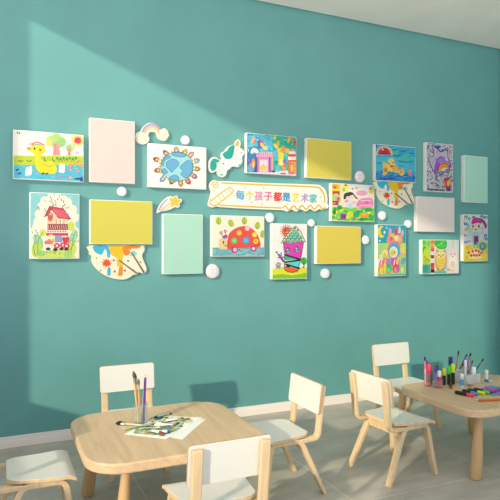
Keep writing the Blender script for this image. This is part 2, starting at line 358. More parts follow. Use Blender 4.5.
# 7 magic town
s = canvas((240,125,8.065), 52, 455, 60, 97, 385, 410, 'childs drawing of an underwater pink castle and a red striped tower')
bg(s, '5cc6e4'); bg(s, '25bfa6', x0=258); bg(s, '3a86c8', 200, 410, None, 150); bg(s, 'f3ecf4', 372)
for i in range(70): x, y = R.uniform(55, 260), R.uniform(65, 250); s.e(R.choice(['7fd6ee','3ea2dc','9be4f2','2f8fd0','62d4d8']), x, y, R.uniform(5, 15), R.uniform(4, 9), R.uniform(0, 90))
for i in range(22): x, y = R.uniform(270, 450), R.uniform(80, 200); s.e(R.choice(['3fd3b4','17a98e','6fdf9a','2ccf8c']), x, y, R.uniform(5, 14), R.uniform(4, 9), R.uniform(0, 90))
for x, y, rx, ry, c, ro in ((100,120,12,28,'f5c86a',30),(112,130,8,20,'e87a9a',25),(165,150,26,34,'4a5fc0',-20),(170,148,19,26,'ee6a70',-20),(172,160,13,18,'f8d85c',-25),(195,185,20,16,'f7e07a',30),(275,100,14,16,'f5d83c',0),(302,150,14,30,'f4c63a',20),(285,170,10,30,'f8e57a',-40),(395,118,12,26,'f6c04a',25),(415,104,10,20,'e88a4a',20),(445,140,12,24,'ea4a3a',10),(320,205,24,22,'f3d23a',0),(345,185,16,22,'f6a07a',20),(378,205,24,20,'f5cf36',0)): s.e(c, x, y, rx, ry, ro)
s.p('f0f0fa', [(78,215),(95,188),(125,190),(148,212),(140,228),(110,222),(88,235)], 3); s.l('2c3f8a', 5, [(60,235),(90,180),(130,178),(155,220)], 4); s.p('3060b0', [(52,260),(85,300),(120,270),(128,385),(52,385)]); s.p('5fb4e0', [(58,330),(90,310),(110,350),(100,380),(58,380)], 3)
s.e('f4a24a', 103, 310, 15, 40); s.e('f8d98a', 103, 322, 8, 24); s.l('e68ac8', 4, [(60,275),(80,330),(70,372)], 4)
s.r('d978c0', 130, 258, 245, 385); s.r('eaa6de', 145, 272, 226, 384); s.r('f0e0f4', 155, 285, 216, 384); s.p('f6d43c', [(150,322),(168,338),(182,312),(196,338),(214,322),(206,362),(160,362)]); s.r('f4c8e2', 150, 362, 214, 384)
s.r('f4a8c8', 125, 238, 262, 262); s.r('b070c0', 150, 228, 240, 240)
for x in range(150, 262, 18): s.r('f8cfe2', x, 218, x+11, 240)
s.r('8a5ab0', 226, 262, 240, 385); s.r('f3b0c0', 240, 265, 262, 382); s.l('503a80', 4, [(130,260),(130,384)]); s.l('503a80', 3, [(245,262),(245,384)])
s.p('58c4ec', [(262,215),(290,200),(305,235),(300,262),(268,258)], 3); s.e('4ad0b8', 290, 290, 28, 26); s.e('2f9a86', 290, 300, 20, 12); s.r('f8dc3a', 305, 222, 350, 330); s.p('f8a03a', [(318,215),(345,175),(370,220)]); s.e('59cfe0', 366, 240, 16, 17); s.e('b05ad0', 358, 294, 16, 18); s.e('f6f0a0', 330, 300, 14, 30)
s.e('6fc8d8', 302, 352, 22, 30); s.e('f6a070', 352, 345, 18, 28); s.e('e85a4a', 360, 335, 8); s.r('f2f0e2', 385, 252, 452, 285); s.r('e83a4a', 390, 232, 450, 256); s.e('f0a0c0', 425, 205, 20, 16); s.p('f8f2ee', [(390,234),(398,212),(448,212),(452,236)]); s.r('f2a23a', 388, 285, 455, 400); s.r('f2609a', 404, 308, 435, 400); s.r('e8443a', 388, 284, 455, 296); s.l('a8321c', 4, [(392,290),(396,400)]); s.e('f7d84a', 420, 350, 12, 30); s.e('e85a9a', 345, 395, 26, 7); s.e('4a3a90', 265, 378, 18, 8)
fin(s)

# 9 ladybird car
s = canvas((205,210,7.69), 53, 457, 40, 48, 357, 358, 'childs drawing of a red spotted ladybird on wheels over blue water')
bg(s, 'fdf6e2'); bg(s, '78bccb', 290)
for i in range(60): x, y = R.uniform(45, 450), R.uniform(296, 356); s.l(R.choice(['4fa6c4','9fd3c8','6c9fc6','a6dbe0']), 6, [(x, y), (x+R.uniform(15, 40), y+R.uniform(-3, 3))])
for x, y, ro in ((99,82,0),(195,100,-25),(299,80,5),(404,118,10),(446,185,10)): s.e('a9c63a', x, y, 21, 29, ro); s.e('c2d94e', x+4, y-3, 12, 18, ro); s.l('88a82a', 3, [(x,y-30),(x,y+26)])
s.r('f7d69c', 103, 222, 172, 302)
s.p('ee5148', [(168,300),(170,230),(178,185),(215,148),(265,126),(320,124),(370,150),(405,190),(422,240),(424,288),(330,292),(240,298)], 3)
for x, y, r_, c, c2 in ((220,237,25,'57c94a','8fe07a'),(312,235,28,'37a6d8','5cc2e6'),(259,175,22,'f5b23a','f9d25c'),(380,190,21,'f8d92c','fbe86a'),(390,242,20,'f9e03a','f0a830'),(322,140,20,'f6b7c6','fbd6dd')): s.e(c, x, y, r_); s.e(c2, x, y, r_*.6)
s.e('c23a8a', 222, 308, 27, 28); s.e('e8d8ea', 226, 308, 15); s.e('c05a4a', 228, 308, 6); s.e('c23a8a', 372, 300, 25, 25); s.e('f4e6f0', 372, 300, 13)
for x, y in ((118,175),(150,162)): s.e('c55a78', x, y, 12, 13); s.e('f6c8c0', x, y, 6); s.l('a84a68', 4, [(x+2,y+12),(148,208)])
s.p('a05ab8', [(122,210),(150,188),(166,190),(168,216),(140,222)]); s.e('3a3430', 137, 250, 5, 14); s.e('b0524a', 152, 276, 7, 6); s.l('9c3a3a', 4, [(170,228),(172,300)]); fin(s)

# 10 paper cup house
s = canvas((266,218,7.58), 45, 312, 40, 45, 462, 465, 'childs drawing of a magenta cup shaped house with a checked cone roof')
bg(s, 'fdfbfb'); s.p('f0ea30', [(30,400),(90,378),(150,370),(220,378),(330,392),(330,480),(30,480)], 3); s.p('9ad82c', [(30,440),(120,425),(200,440),(330,420),(330,480),(30,480)], 3)
for x in range(50, 310, 14): s.l('5fbf2a', 4, [(x,458),(x+8,436+R.uniform(-6,8))])
for k in range(18): a = 2*pi*k/18; s.l(R.choice(['f06a30','d8402a','f29a3a','6a7f3a']), 6, [(152+30*cos(a), 98+32*sin(a)), (152+50*cos(a), 98+54*sin(a))])
s.e('f08050', 152, 98, 36, 38); s.e('e84a38', 146, 92, 18, 20); s.e('f7a878', 160, 106, 14); s.e('3c2a20', 142, 92, 4); s.e('3c2a20', 166, 96, 4)
rf = [(112,186),(150,130),(190,80),(225,58),(262,98),(300,180),(240,184),(170,190)]
s.p('f4f6d0', rf)
for j in range(7):
    y0 = 66+j*17.5; lft = 112+(186-y0)*.80; rgt = 300-(182-y0)*.52
    for i in range(12):
        x0_ = lft+4+i*17
        if x0_+15 < rgt: s.r(['1fae98','f4ecb0','7fd8b8','18a088','fdf8d8','e0583a','2fb8a0'][(i+2*j) % 2*2 if (i*3+j*5) % 11 else 5], x0_, y0, x0_+15, y0+15)
s.l('1e2a2a', 5, rf, closed=True)
for k in range(6): s.l('1e4a44', 2.5, [(130+k*4-10,172-k*19),(290-k*12,172-k*19)])
s.p('e83fc0', [(128,190),(285,182),(262,322),(148,300)]); s.p('3fc8b8', [(137,280),(260,318),(145,322)]); s.p('30c060', [(140,290),(190,305),(140,318)]); s.p('59e0e8', [(145,345),(258,328),(252,385)]); s.p('f5692a', [(140,362),(246,392),(235,408),(200,414),(160,408),(142,392)])
for p in ([(136,278),(262,318)], [(138,336),(262,322)], [(142,350),(256,388)], [(150,366),(180,372)]): s.l('141414', 13, p)
s.l('222222', 4, [(128,190),(137,280),(136,390),(160,410),(200,416),(240,408),(262,322),(286,182)])
for x, y in ((162,246),(232,238)): s.e('2b2f6a', x, y, 17, 24, 5); s.e('6fc8b8', x+2, y+4, 12, 17); s.e('f3f0a0', x-4, y-8, 6); s.e('b03a70', x+6, y+2, 5); s.l('222222', 3, [(x-14,y+2),(x+14,y)])
s.l('6a50b8', 14, [(88,272),(112,300),(130,335)], 3); s.l('8a60c8', 10, [(84,300),(136,296)]); s.l('7a58c0', 9, [(112,258),(108,312)]); s.e('38b0a0', 76, 258, 9); s.e('e06ab0', 100, 290, 7); s.l('4a3a8a', 3, [(76,258),(120,326)])
s.l('e05048', 9, [(70,358),(86,338),(110,350)]); s.r('68b8c8', 72, 352, 106, 382); s.e('e04a3a', 84, 370, 6)
s.e('28c840', 288, 330, 25, 30); s.l('155a20', 3, [(275,310),(290,330),(284,356)], 3); s.l('1c4a1c', 6, [(288,350),(290,384)]); s.e('b8401a', 285, 378, 8, 6); fin(s)

# 11 sleeping girl in garden
s = canvas((322,176,8.33), 78, 437, 60, 75, 375, 382, 'childs drawing of a girl with dark hair in a colourful leafy garden')
bg(s, 'f4ecd8'); bg(s, 'f8e23a', 60, 220, None, 150); bg(s, '7fdc4a', 262); s.r('f8ee60', 170, 60, 215, 130); s.r('a8ddd0', 380, 60, 440, 110)
s.e('f2f4f6', 320, 115, 100, 60); s.e('f4a8c4', 330, 140, 50, 24); s.e('f8c8a0', 285, 96, 20, 12); s.e('f6dc4a', 412, 125, 24, 22); s.e('f0805a', 405, 100, 14, 12); s.e('e04848', 193, 72, 12, 10); s.e('a8d84a', 176, 112, 12, 16); s.e('e86a9a', 250, 104, 9)
s.e('f8b23a', 108, 88, 30, 22); s.e('c83a80', 103, 92, 12, 9); s.r('a85a30', 85, 125, 142, 160); s.e('f3c9a0', 113, 158, 20, 18); s.l('a8443a', 8, [(86,142),(140,140)]); s.r('9edcc0', 86, 165, 118, 200); s.e('e85a8a', 132, 192, 15, 20); s.r('b04a50', 84, 208, 134, 245); s.l('7a2f3a', 5, [(84,208),(134,214)]); s.r('f3a0b0', 90, 222, 106, 236)
s.p('4a3638', [(176,190),(180,150),(205,136),(245,132),(272,158),(300,190),(275,185),(255,160),(225,150),(205,172),(190,192)], 3); s.e('f8e6dc', 232, 178, 34, 28); s.p('4a3638', [(198,158),(225,140),(255,150),(240,158),(212,170)], 3); s.e('7a4a4a', 222, 182, 5, 3); s.e('7a4a4a', 246, 180, 5, 3); s.l('e0a02a', 4, [(262,160),(300,190)])
s.e('f2a2c0', 205, 212, 22, 14); s.e('dfe8f4', 235, 238, 38, 34); s.e('c8d8ee', 228, 250, 14, 20); s.e('f8c8d8', 262, 220, 22, 16)
s.p('f28cc4', [(285,225),(320,190),(380,178),(425,190),(428,255),(350,262),(290,255)], 3); s.l('e05aa0', 4, [(300,235),(400,228)]); s.l('fbd8ea', 6, [(320,205),(410,200)]); s.e('e0407a', 372, 216, 12, 7); s.r('f8b8da', 310, 238, 420, 252)
for i in range(46): x, y = R.uniform(85, 430), R.uniform(270, 372); s.e(R.choice(['1fae4a','3fc85a','7fe04a','c8ea3a','2a9f5a','f6ee3a','5fd88a']), x, y, R.uniform(10, 26), R.uniform(7, 15), R.uniform(-30, 30))
s.e('2aa85a', 142, 265, 22, 20); s.e('18b878', 285, 322, 28, 26); s.e('d6e83a', 230, 322, 28, 26); s.e('f5a02a', 350, 328, 42, 22); s.e('f8c04a', 350, 322, 24, 9); s.e('2fa86a', 385, 282, 36, 16); s.e('f6a8b8', 305, 278, 22, 10); s.e('1a8f4a', 98, 302, 14, 24); s.r('8a2fb0', 150, 322, 196, 362); s.e('a04ac8', 172, 322, 24, 8); s.e('e83a8a', 265, 355, 13, 9); s.e('28c060', 412, 350, 18, 20); s.l('1a7a3a', 3, [(85,360),(200,370),(330,362),(430,370)], 4); fin(s)

# 13 ducklings and red sun
s = canvas((370,140,10.42), 54, 475, 42, 75, 428, 440, 'childs drawing of a duck family on blue water under a red half sun')
bg(s, '3cb4dc'); bg(s, '48c4e0', 180, 330); bg(s, '2f9fdc', 330)
for i in range(90): x, y = R.uniform(56, 470), R.uniform(55, 330); s.l(R.choice(['2a96cc','58cde4','38b8d0','67d2da']), 7, [(x, y), (x+R.uniform(20, 50), y+R.uniform(-5, 5))])
for i in range(60): x, y = R.uniform(56, 470), R.uniform(330, 436); s.l(R.choice(['1f5fc4','4aa6ea','2a78d8','6cc8f0','1c49b0']), 9, [(x, y), (x+R.uniform(20, 60), y+R.uniform(-9, 9))])
s.e('48c8a0', 265, 130, 34, 22); s.e('4ecba4', 370, 175, 34, 26); s.e('4accb0', 345, 210, 30, 12)
for p in ([(230,95),(260,100),(285,92)], [(232,155),(270,165),(310,155)], [(300,105),(345,115),(375,105)], [(290,215),(350,228),(450,222)], [(70,245),(100,240),(110,252)], [(410,130),(470,138)]): s.l('1c58b8', 9, p, 3)
s.r('1d3f98', 40, 40, 68, 70)
for k in range(11): a = pi*k/10; s.e('f4c8a8', 143-78*cos(a), 150-82*sin(a), 12)
s.e('d82838', 143, 152, 66, 74, a0=180, a1=360); s.e('f0e8e0', 125, 98, 10); s.e('a01828', 128, 128, 10, 14); s.e('a01828', 158, 128, 10, 14); s.l('35405a', 8, [(105,140),(180,142)])
s.e('f4dc5a', 155, 270, 28, 26); s.e('f5e06a', 215, 285, 60, 50); s.e('f6d884', 215, 230, 36, 40); s.p('f6c860', [(125,240),(150,235),(175,290),(185,330),(150,375),(125,370),(130,320)], 3); s.e('e8843a', 155, 318, 20, 24); s.e('f3b46a', 260, 300, 36, 36); s.e('f1d36a', 270, 330, 30, 18); s.p('e8703a', [(195,270),(215,262),(240,266),(238,282),(210,290)], 3); s.e('24303a', 190, 250, 8); s.e('24303a', 235, 235, 8); s.ring('e09048', 4, 260, 298, 30, 30)
s.e('f3d06a', 325, 340, 30, 34); s.e('f6c46a', 335, 300, 14, 12); s.e('f09a50', 322, 335, 15, 18); s.e('f0a080', 415, 345, 22, 28); s.e('e07a60', 413, 350, 12, 14); s.e('f3b090', 418, 315, 10)
s.l('2a6ad8', 7, [(60,385),(110,400),(160,385),(220,395),(290,385),(360,398),(470,385)], 3); s.l('1a3fb0', 9, [(100,412),(200,405),(300,415)], 3); fin(s)

# 14 purple hatted girl with doodles
s = canvas((418,136,8.33), 66, 292, 52, 70, 460, 470, 'childs drawing of a girl in a purple hat with glasses amid dense doodles')
bg(s, 'dcd8e6')
DC = ['3a56b8','2fa0a8','8a4ab8','e06a9a','58b868','e8a23a','28306a','c84848','f4f2f6','ffffff','6fc8d8']
for i in range(420): x, y = R.uniform(68, 290), R.uniform(55, 462); s.e(R.choice(DC), x, y, R.uniform(4, 9), R.uniform(2, 5), R.uniform(0, 180), 8)
for i in range(40):
    x, y = R.uniform(75, 280), R.uniform(60, 450); s.l(R.choice(['28306a','2f6a98','6a3a98','303048']), 3.5, [(x+R.uniform(-14, 14), y+R.uniform(-14, 14)) for _ in range(3)], 2)
star = [(82,180),(118,170),(125,130),(110,80),(160,105),(195,128),(240,100),(245,170),(262,240),(240,260),(160,250),(145,320),(110,270),(92,225)]
s.p('cfc6dc', star, 4); s.l('2e3a78', 5, star, 4, True)
for i in range(70): x, y = R.uniform(110, 240), R.uniform(125, 260); s.e(R.choice(['8a5ab8','b08ad0','5a70c0','e8e4f0','6ab0b8']), x, y, R.uniform(2, 5), R.uniform(2, 4), n=8)
s.l('28357a', 8, [(130,85),(160,110),(185,130),(215,110),(240,122)], 3); s.e('3a60c0', 160, 88, 24, 12)
s.p('a45ad0', [(140,225),(150,190),(180,168),(215,178),(222,205),(262,215),(275,250),(250,285),(262,235),(225,215),(185,225),(165,262),(160,310),(130,320),(128,270)], 4); s.e('b878e0', 185, 205, 30, 22, -20); s.e('c890ea', 240, 222, 22, 9, 20)
s.p('f5932a', [(158,290),(168,248),(205,225),(240,232),(255,262),(250,280),(225,262),(190,270),(172,300)], 4); s.l('7a3420', 4, [(160,292),(170,248),(205,226),(242,232),(256,264)], 4)
s.e('f6e2da', 212, 292, 40, 34, -15); s.p('f29a30', [(172,262),(205,240),(248,248),(245,268),(205,264),(180,290)], 3)
for x, y in ((192,310),(240,292)): s.e('3a4a8a', x, y, 24, 19, -15); s.e('9ab8d8', x, y, 17, 13, -15); s.e('24304a', x+2, y, 7)
s.l('3a4a8a', 5, [(210,305),(222,300)]); s.l('d84040', 6, [(212,334),(235,326)])
s.p('d83038', [(215,385),(230,352),(280,348),(288,380),(268,388),(270,440),(240,450)], 3); s.e('f4d048', 250, 395, 14, 26, 10); s.e('58c8c0', 262, 372, 12, 10); s.e('e86a3a', 228, 395, 12, 20); s.e('7a2fa8', 250, 448, 20, 16); s.e('f4b8c8', 275, 358, 12, 8)
for x in range(72, 220, 15): s.r('16161c', x, 442+(x-66)*.05, x+11, 455+(x-66)*.05)
fin(s)

# 17 crescent moon castle
s = canvas((370,220,8.33), 60, 300, 38, 40, 465, 470, 'childs drawing of a crescent moon above a rainbow castle of arches')
bg(s, '20a8cc'); bg(s, 'b8e070', 190); bg(s, '4ac8c0', 455)
s.e('f8e23a', 92, 98, 32, 50); s.e('20a8cc', 112, 92, 26, 36); s.e('f6f0c8', 118, 100, 9, 14); s.e('f4f8e8', 78, 172, 8); s.e('98e0e0', 136, 62, 10)
for p, c in (([(150,130),(155,75),(165,60),(178,75),(180,130)],'f4a6c8'), ([(200,120),(206,70),(216,50),(226,72),(228,120)],'e8506a'), ([(232,100),(240,58),(250,45),(256,70),(254,110)],'f6f2e8'), ([(255,140),(264,90),(276,72),(286,100),(270,150)],'f4b2a0')): s.p(c, p)
s.p('f0a078', [(140,190),(155,120),(190,108),(245,120),(270,140),(262,200)], 3); s.e('f8d04a', 188, 128, 24, 18); s.e('e84a7a', 215, 115, 12); s.e('fae8c0', 222, 150, 20, 24); s.e('d86aa8', 175, 155, 14, 20); s.e('f4c08a', 245, 160, 16, 20); s.e('a8d8e0', 240, 82, 8, 16)
s.e('e070c0', 200, 252, 58, 72); s.e('2fb8d8', 200, 255, 48, 62); s.e('f8f4ee', 195, 268, 36, 48); s.e('f6e86a', 190, 272, 28, 36); s.e('b8e078', 186, 276, 18, 22); s.e('e84a3a', 203, 270, 8); s.e('f4f090', 122, 275, 24, 30); s.e('f8c860', 120, 290, 14, 20); s.e('f4d86a', 275, 250, 26, 40); s.e('c8e878', 280, 220, 18, 20); s.e('f6a8c8', 268, 290, 12, 16); s.e('a8dca0', 85, 240, 20, 34); s.e('e8f0a0', 88, 300, 18, 16)
cs = ['e84aa0','f5d84a','38c0d8','f8f0e8','f27898','c080e0']
for k, x in enumerate((78,118,158,198,238,276)):
    s.p(cs[(k+3) % 6], [(x-24,380),(x-14,325),(x+18,318),(x+28,330),(x+8,385)], 2); s.p(cs[k], [(x-8,380),(x+4,330),(x+14,330),(x+2,385)])
for x, c, c2 in ((92,'f5a84a','f6e06a'),(152,'1fc07a','6fe0a0'),(212,'e84a5a','f290a0'),(268,'a8d870','d8e8b0')): s.e(c, x, 410, 27, 42); s.e(c2, x, 422, 14, 28)
s.e('f8e04a', 122, 400, 12, 40); s.e('c86ad0', 238, 400, 10, 40); s.e('f29a3a', 150, 445, 22, 9); fin(s)

# 18 yellow owl with totem
s = canvas((414,230,10), 80, 450, 95, 100, 440, 437, 'childs drawing of a yellow owl between a green tree and a pale figure')
bg(s, 'b8e86a', None, None, None, 160); bg(s, 'f0f4e0', None, None, 160, 320); bg(s, 'dfe2f4', None, None, 316, None); bg(s, '4ab8a8', 345, None, None, 160); bg(s, '5fd0b8', 410, None, 200, 320)
s.p('2fc84a', [(205,100),(318,98),(318,180),(250,190),(210,160)], 3); s.e('48d860', 280, 150, 36, 22); s.l('d8c870', 8, [(215,170),(300,105)]); s.e('6ad84a', 95, 120, 20, 30); s.e('4fc040', 100, 205, 20, 50); s.e('d6e83a', 120, 260, 36, 80); s.e('b8d830', 115, 310, 30, 30); s.e('8ad85a', 140, 130, 22, 30); s.l('8a5a2a', 6, [(95,255),(125,290),(155,310)]); s.e('38a890', 110, 390, 28, 36)
for y0, y1, c in ((95,130,'f28a4a'),(130,158,'f8c04a'),(158,182,'f49a4a'),(182,205,'e85a8a'),(205,250,'efe8f4'),(250,282,'8a3038'),(282,330,'f3ece8'),(330,362,'e02f6a'),(362,398,'e8583a'),(398,430,'2a1a28')): s.r(c, 162, y0, 200, y1)
s.e('c85a9a', 180, 205, 14, 8); s.e('f8e8f0', 180, 228, 12); s.p('d85040', [(165,255),(180,268),(165,280)]); s.p('d85040', [(198,255),(183,268),(198,280)])
s.p('f6a860', [(215,230),(222,185),(245,205),(290,202),(312,190),(320,230),(325,330),(300,402),(228,402),(205,330)], 3); s.e('f8e070', 265, 300, 46, 100); s.e('fbefb0', 242, 245, 23, 26); s.e('fbefb0', 290, 245, 23, 26); s.e('8a8a6a', 244, 248, 9, 10); s.e('8a8a6a', 288, 248, 9, 10); s.p('d0583a', [(258,255),(275,255),(266,278)]); s.l('e87a7a', 7, [(225,200),(240,215)]); s.l('e87a7a', 7, [(308,200),(292,212)])
for i in range(5):
    for j in range(5): s.e('f2b84a', 235+i*15, 300+j*20, 5, 7)
for x in (235, 285): s.l('a84a38', 8, [(x-14,400),(x+12,402)])
s.e('8fd0e8', 312, 372, 12, 26); s.p('fbeedd', [(345,430),(340,270),(350,210),(385,190),(420,205),(435,270),(440,430)], 3); s.e('f6dce8', 388, 238, 40, 46); s.e('fffaf2', 388, 310, 40, 60); s.r('e2ea8a', 378, 96, 400, 180); s.l('d0d860', 5, [(389,100),(389,180)]); s.e('b888a0', 370, 242, 7, 6); s.e('b888a0', 406, 242, 7, 6); s.e('c86a5a', 387, 268, 9, 7); s.e('f6dcc8', 385, 345, 24, 34); s.l('c0806a', 7, [(325,402),(345,392),(358,412)], 3); s.l('d8a08a', 4, [(340,412),(405,412)])
fin(s)

# 19 pink haired girl with doodles
s = canvas((455,210,8.92), 72, 293, 38, 42, 455, 460, 'childs drawing of a girl with magenta hair above a strawberry patch')
bg(s, 'e6f0f2'); bg(s, 'f4e070', 310)
for x, y, c in ((95,60,'2a3f98'),(125,75,'3aa868'),(100,125,'5a88d8'),(88,120,'3a58b8'),(118,135,'8fb4e8'),(95,172,'e8b04a'),(115,160,'9ac85a'),(90,225,'f090a8'),(100,285,'5a90e0'),(125,280,'8ab8f0'),(88,290,'3f68c8'),(240,50,'2a3a6a'),(265,62,'5a70b8'),(165,62,'283048'),(275,225,'1f5f9a'),(282,262,'2a7ac0'),(270,240,'58a8d0'),(285,130,'e88aa8'),(140,180,'e0d890'),(250,160,'f0a8b8'),(245,200,'a8d8b8'),(280,60,'3a9a8a')): s.e(c, x, y, 15, 11, R.uniform(-30, 30)); s.e('e8f4fa', x+3, y-1, 5, 4)
for i in range(24): x, y = R.choice([R.uniform(75, 130), R.uniform(235, 290)]), R.uniform(50, 300); s.e(R.choice(['4a70c8','e87898','58b8a0','f0c060','ffffff']), x, y, 5, 4, n=8)
s.p('a82a90', [(228,72),(250,80),(275,110),(284,160),(268,158),(255,125),(235,100)], 3); s.e('f6e6d6', 185, 145, 42, 42); s.p('d82aa0', [(143,122),(150,85),(175,66),(215,68),(235,95),(232,122),(205,110),(175,118),(150,124)], 3); s.l('f060c0', 5, [(160,100),(190,80),(220,95)], 3); s.e('2a9a90', 228, 74, 8)
s.e('4a2a2a', 158, 142, 8, 13); s.e('4a2a2a', 212, 142, 8, 13); s.e('ffffff', 160, 138, 3); s.e('f4a0a0', 148, 165, 8, 5); s.e('f4a0a0', 222, 165, 8, 5); s.e('c03a48', 182, 174, 9, 7)
s.p('cfe6ec', [(160,200),(130,190),(108,178),(125,215),(165,245)], 3); s.p('cfe6ec', [(205,200),(235,190),(250,170),(240,215),(205,245)], 3); s.p('b8dce8', [(158,195),(210,195),(218,300),(150,300)]); s.r('c03068', 166, 232, 206, 292); s.e('7a2f8a', 186, 262, 12, 14); s.l('58307a', 4, [(166,232),(206,250)]); s.l('58307a', 4, [(166,275),(206,288)])
s.r('6fc8a8', 162, 300, 204, 340); s.e('3a4898', 178, 300, 12, 8); s.e('b8e8d0', 182, 325, 12)
s.e('8ac858', 245, 325, 42, 42); s.e('3a8ab8', 245, 330, 24, 32); s.e('8fd0d8', 245, 325, 14, 20); s.l('f0d040', 6, [(215,360),(210,310),(245,288),(290,300)], 3); s.e('f6c83a', 120, 350, 34, 40); s.e('d8d84a', 100, 400, 28, 40)
s.e('f4e8a0', 185, 395, 62, 50)
for x, y in ((155,370),(185,362),(210,372),(235,385),(140,405),(165,405),(190,408),(215,405),(120,380)): s.e('d8303a', x, y, 12, 13); s.e('f6b0b0', x-3, y-3, 3)
for i in range(26): x, y = R.uniform(78, 290), R.uniform(335, 452); s.e(R.choice(['e85a3a','5ab848','f8e890','e8a02a']), x, y, 6, 5, n=9)
for x in range(80, 290, 14): s.l('c8a020', 4, [(x,455),(x+6,438)])
fin(s)

# ------------------------------------------------ foam cutouts
def cutout(name, crop, outline, th, label, cat, col='e6e3dd', sm=4, y=D, group=None, name_body='backing'):
    cx, cy, sc = crop; g = lambda x, y_: onwall(cx+x/sc, cy+y_/sc, y-th)
    P_ = [g(*q) for q in (smooth_loop(outline, sm) if sm else outline)]
    ox = sum(p[0] for p in P_)/len(P_); oz = min(p[1] for p in P_)
    root = empty(name, (ox, y, oz)); tag(root, label, cat, group)
    bm = bmesh.new(); fr = [bm.verts.new((x-ox, -th, z-oz)) for x, z in P_]; bk = [bm.verts.new((x-ox, -.0005, z-oz)) for x, z in P_]
    n = len(P_)
    from mathutils.geometry import tessellate_polygon
    for t_ in tessellate_polygon([[Vector((x, z, 0)) for x, z in P_]]):
        bm.faces.new([fr[i] for i in t_]); bm.faces.new([bk[i] for i in t_][::-1])
    for k in range(n): bm.faces.new((fr[k], fr[(k+1) % n], bk[(k+1) % n], bk[k]))
    finish(name_body, bm, mat(col, .55), root)
    s = Sheet(lambda x, y_: (g(x, y_)[0]-ox, g(x, y_)[1]-oz), -th); s.root = root; return s
# rainbow with clouds (crop 125,115 x4.5)
K = (125,115,5)
ro = [(52,108),(60,88),(76,82),(88,62),(112,42),(138,40),(160,52),(176,70),(196,66),(212,78),(218,94),(214,114),(200,128),(182,126),(168,118),(160,104),(156,92),(144,84),(128,84),(118,92),(116,104),(122,118),(112,138),(94,146),(74,142),(60,132)]
s = cutout('rainbow_cutout', K, ro, .022, 'small rainbow cutout with two cream clouds on the teal wall', 'wall decoration')
def arc(s, c, w_, cx, cy, rx, ry, a0, a1): s.l(c, w_, [(cx+rx*cos(radians(a0+(a1-a0)*k/12)), cy-ry*sin(radians(a0+(a1-a0)*k/12))) for k in range(13)])
for r_, c in ((50,'b9a8d0'),(42,'d8b8d8'),(34,'f3dc86'),(26,'f7ecc0')): arc(s, c, 9, 134, 96, r_*.95, r_, 8, 168)
for cx, cy in ((85,112),(190,98)):
    for dx, dy, r_ in ((0,0,20),(-16,4,12),(16,2,13),(-6,-14,12),(9,-12,12),(-4,14,12),(10,12,11)): s.e('efe6a8', cx+dx, cy+dy, r_+1.5)
    for dx, dy, r_ in ((0,0,20),(-16,4,11),(16,2,12),(-6,-14,11),(9,-12,11),(-4,14,11),(10,12,10)): s.e('fbf7e6', cx+dx, cy+dy, r_-1)
s.done('print', s.root)
# shooting star
st = [(158,490),(165,465),(185,435),(210,412),(228,406),(240,412),(250,404),(262,404),(266,418),(282,420),(284,432),(272,442),(274,456),(262,464),(250,460),(230,470),(205,478),(180,482)]
s = cutout('shooting_star_cutout', K, st, .02, 'small shooting star cutout with a yellow star head and pastel tail', 'wall decoration', sm=3)
for c, w_, p in (('b8acd6',7,[(168,478),(185,448),(212,420)]),('f2ece0',5,[(172,480),(195,450),(222,426)]),('f0c8c0',7,[(176,480),(205,455),(232,438)]),('f6e2a0',7,[(186,477),(215,464),(242,448)])): s.l(c, w_, p, 4)
s.p('f6cf50', [(218,412),(240,416),(256,403),(262,420),(282,425),(268,440),(268,460),(250,453),(228,462),(232,440)]); s.done('print', s.root)
# unicorn (crop 204,135 x10.87)
K = (204,135,10.87)
un = [(45,330),(50,285),(75,250),(110,240),(140,250),(168,272),(190,262),(200,250),(188,225),(195,190),(225,175),(245,145),(275,118),(310,108),(335,110),(345,75),(362,50),(385,55),(398,85),(395,120),(385,130),(420,160),(442,185),(440,205),(415,235),(415,290),(395,325),(370,348),(345,345),(310,340),(280,365),(250,390),(240,430),(215,455),(180,455),(150,430),(138,390),(108,405),(75,408),(52,380)]
s = cutout('unicorn_cutout', K, un, .024, 'white leaping unicorn cutout with teal mane and tail', 'wall decoration', sm=3)
s.p('1fb0a8', [(65,330),(75,285),(105,255),(140,262),(175,285),(150,295),(132,305),(140,340),(125,375),(95,392),(70,370)], 4); s.part('tail', 'teal tail')
s.p('1fb0a8', [(204,218),(216,190),(250,172),(270,140),(302,114),(334,118),(328,160),(320,208),(304,246),(270,264),(228,254)], 4); s.part('mane', 'teal mane')
s.p('eec98a', [(336,118),(352,72),(372,62),(385,95),(378,118),(355,126)], 2); s.l('d8a860', 4, [(345,100),(382,88)]); s.l('d8a860', 4, [(350,84),(378,72)]); s.part('horn', 'pale gold horn')
s.e('6a5848', 405, 190, 6, 8); s.e('f6c0c0', 360, 160, 10, 9); s.e('1fa8a0', 210, 312, 10, 9); s.e('f2a8b8', 145, 310, 10, 12); s.e('1fa8a0', 380, 325, 16, 6); s.e('1fa8a0', 192, 432, 16, 8); s.l('e8c8b8', 3, [(330,175),(335,240),(350,300)], 4); s.l('e8c8b8', 3, [(180,300),(165,370),(185,420)], 4); s.l('e8c8b8', 3, [(240,330),(290,325),(330,300)], 4); s.done('face_and_hooves', s.root)
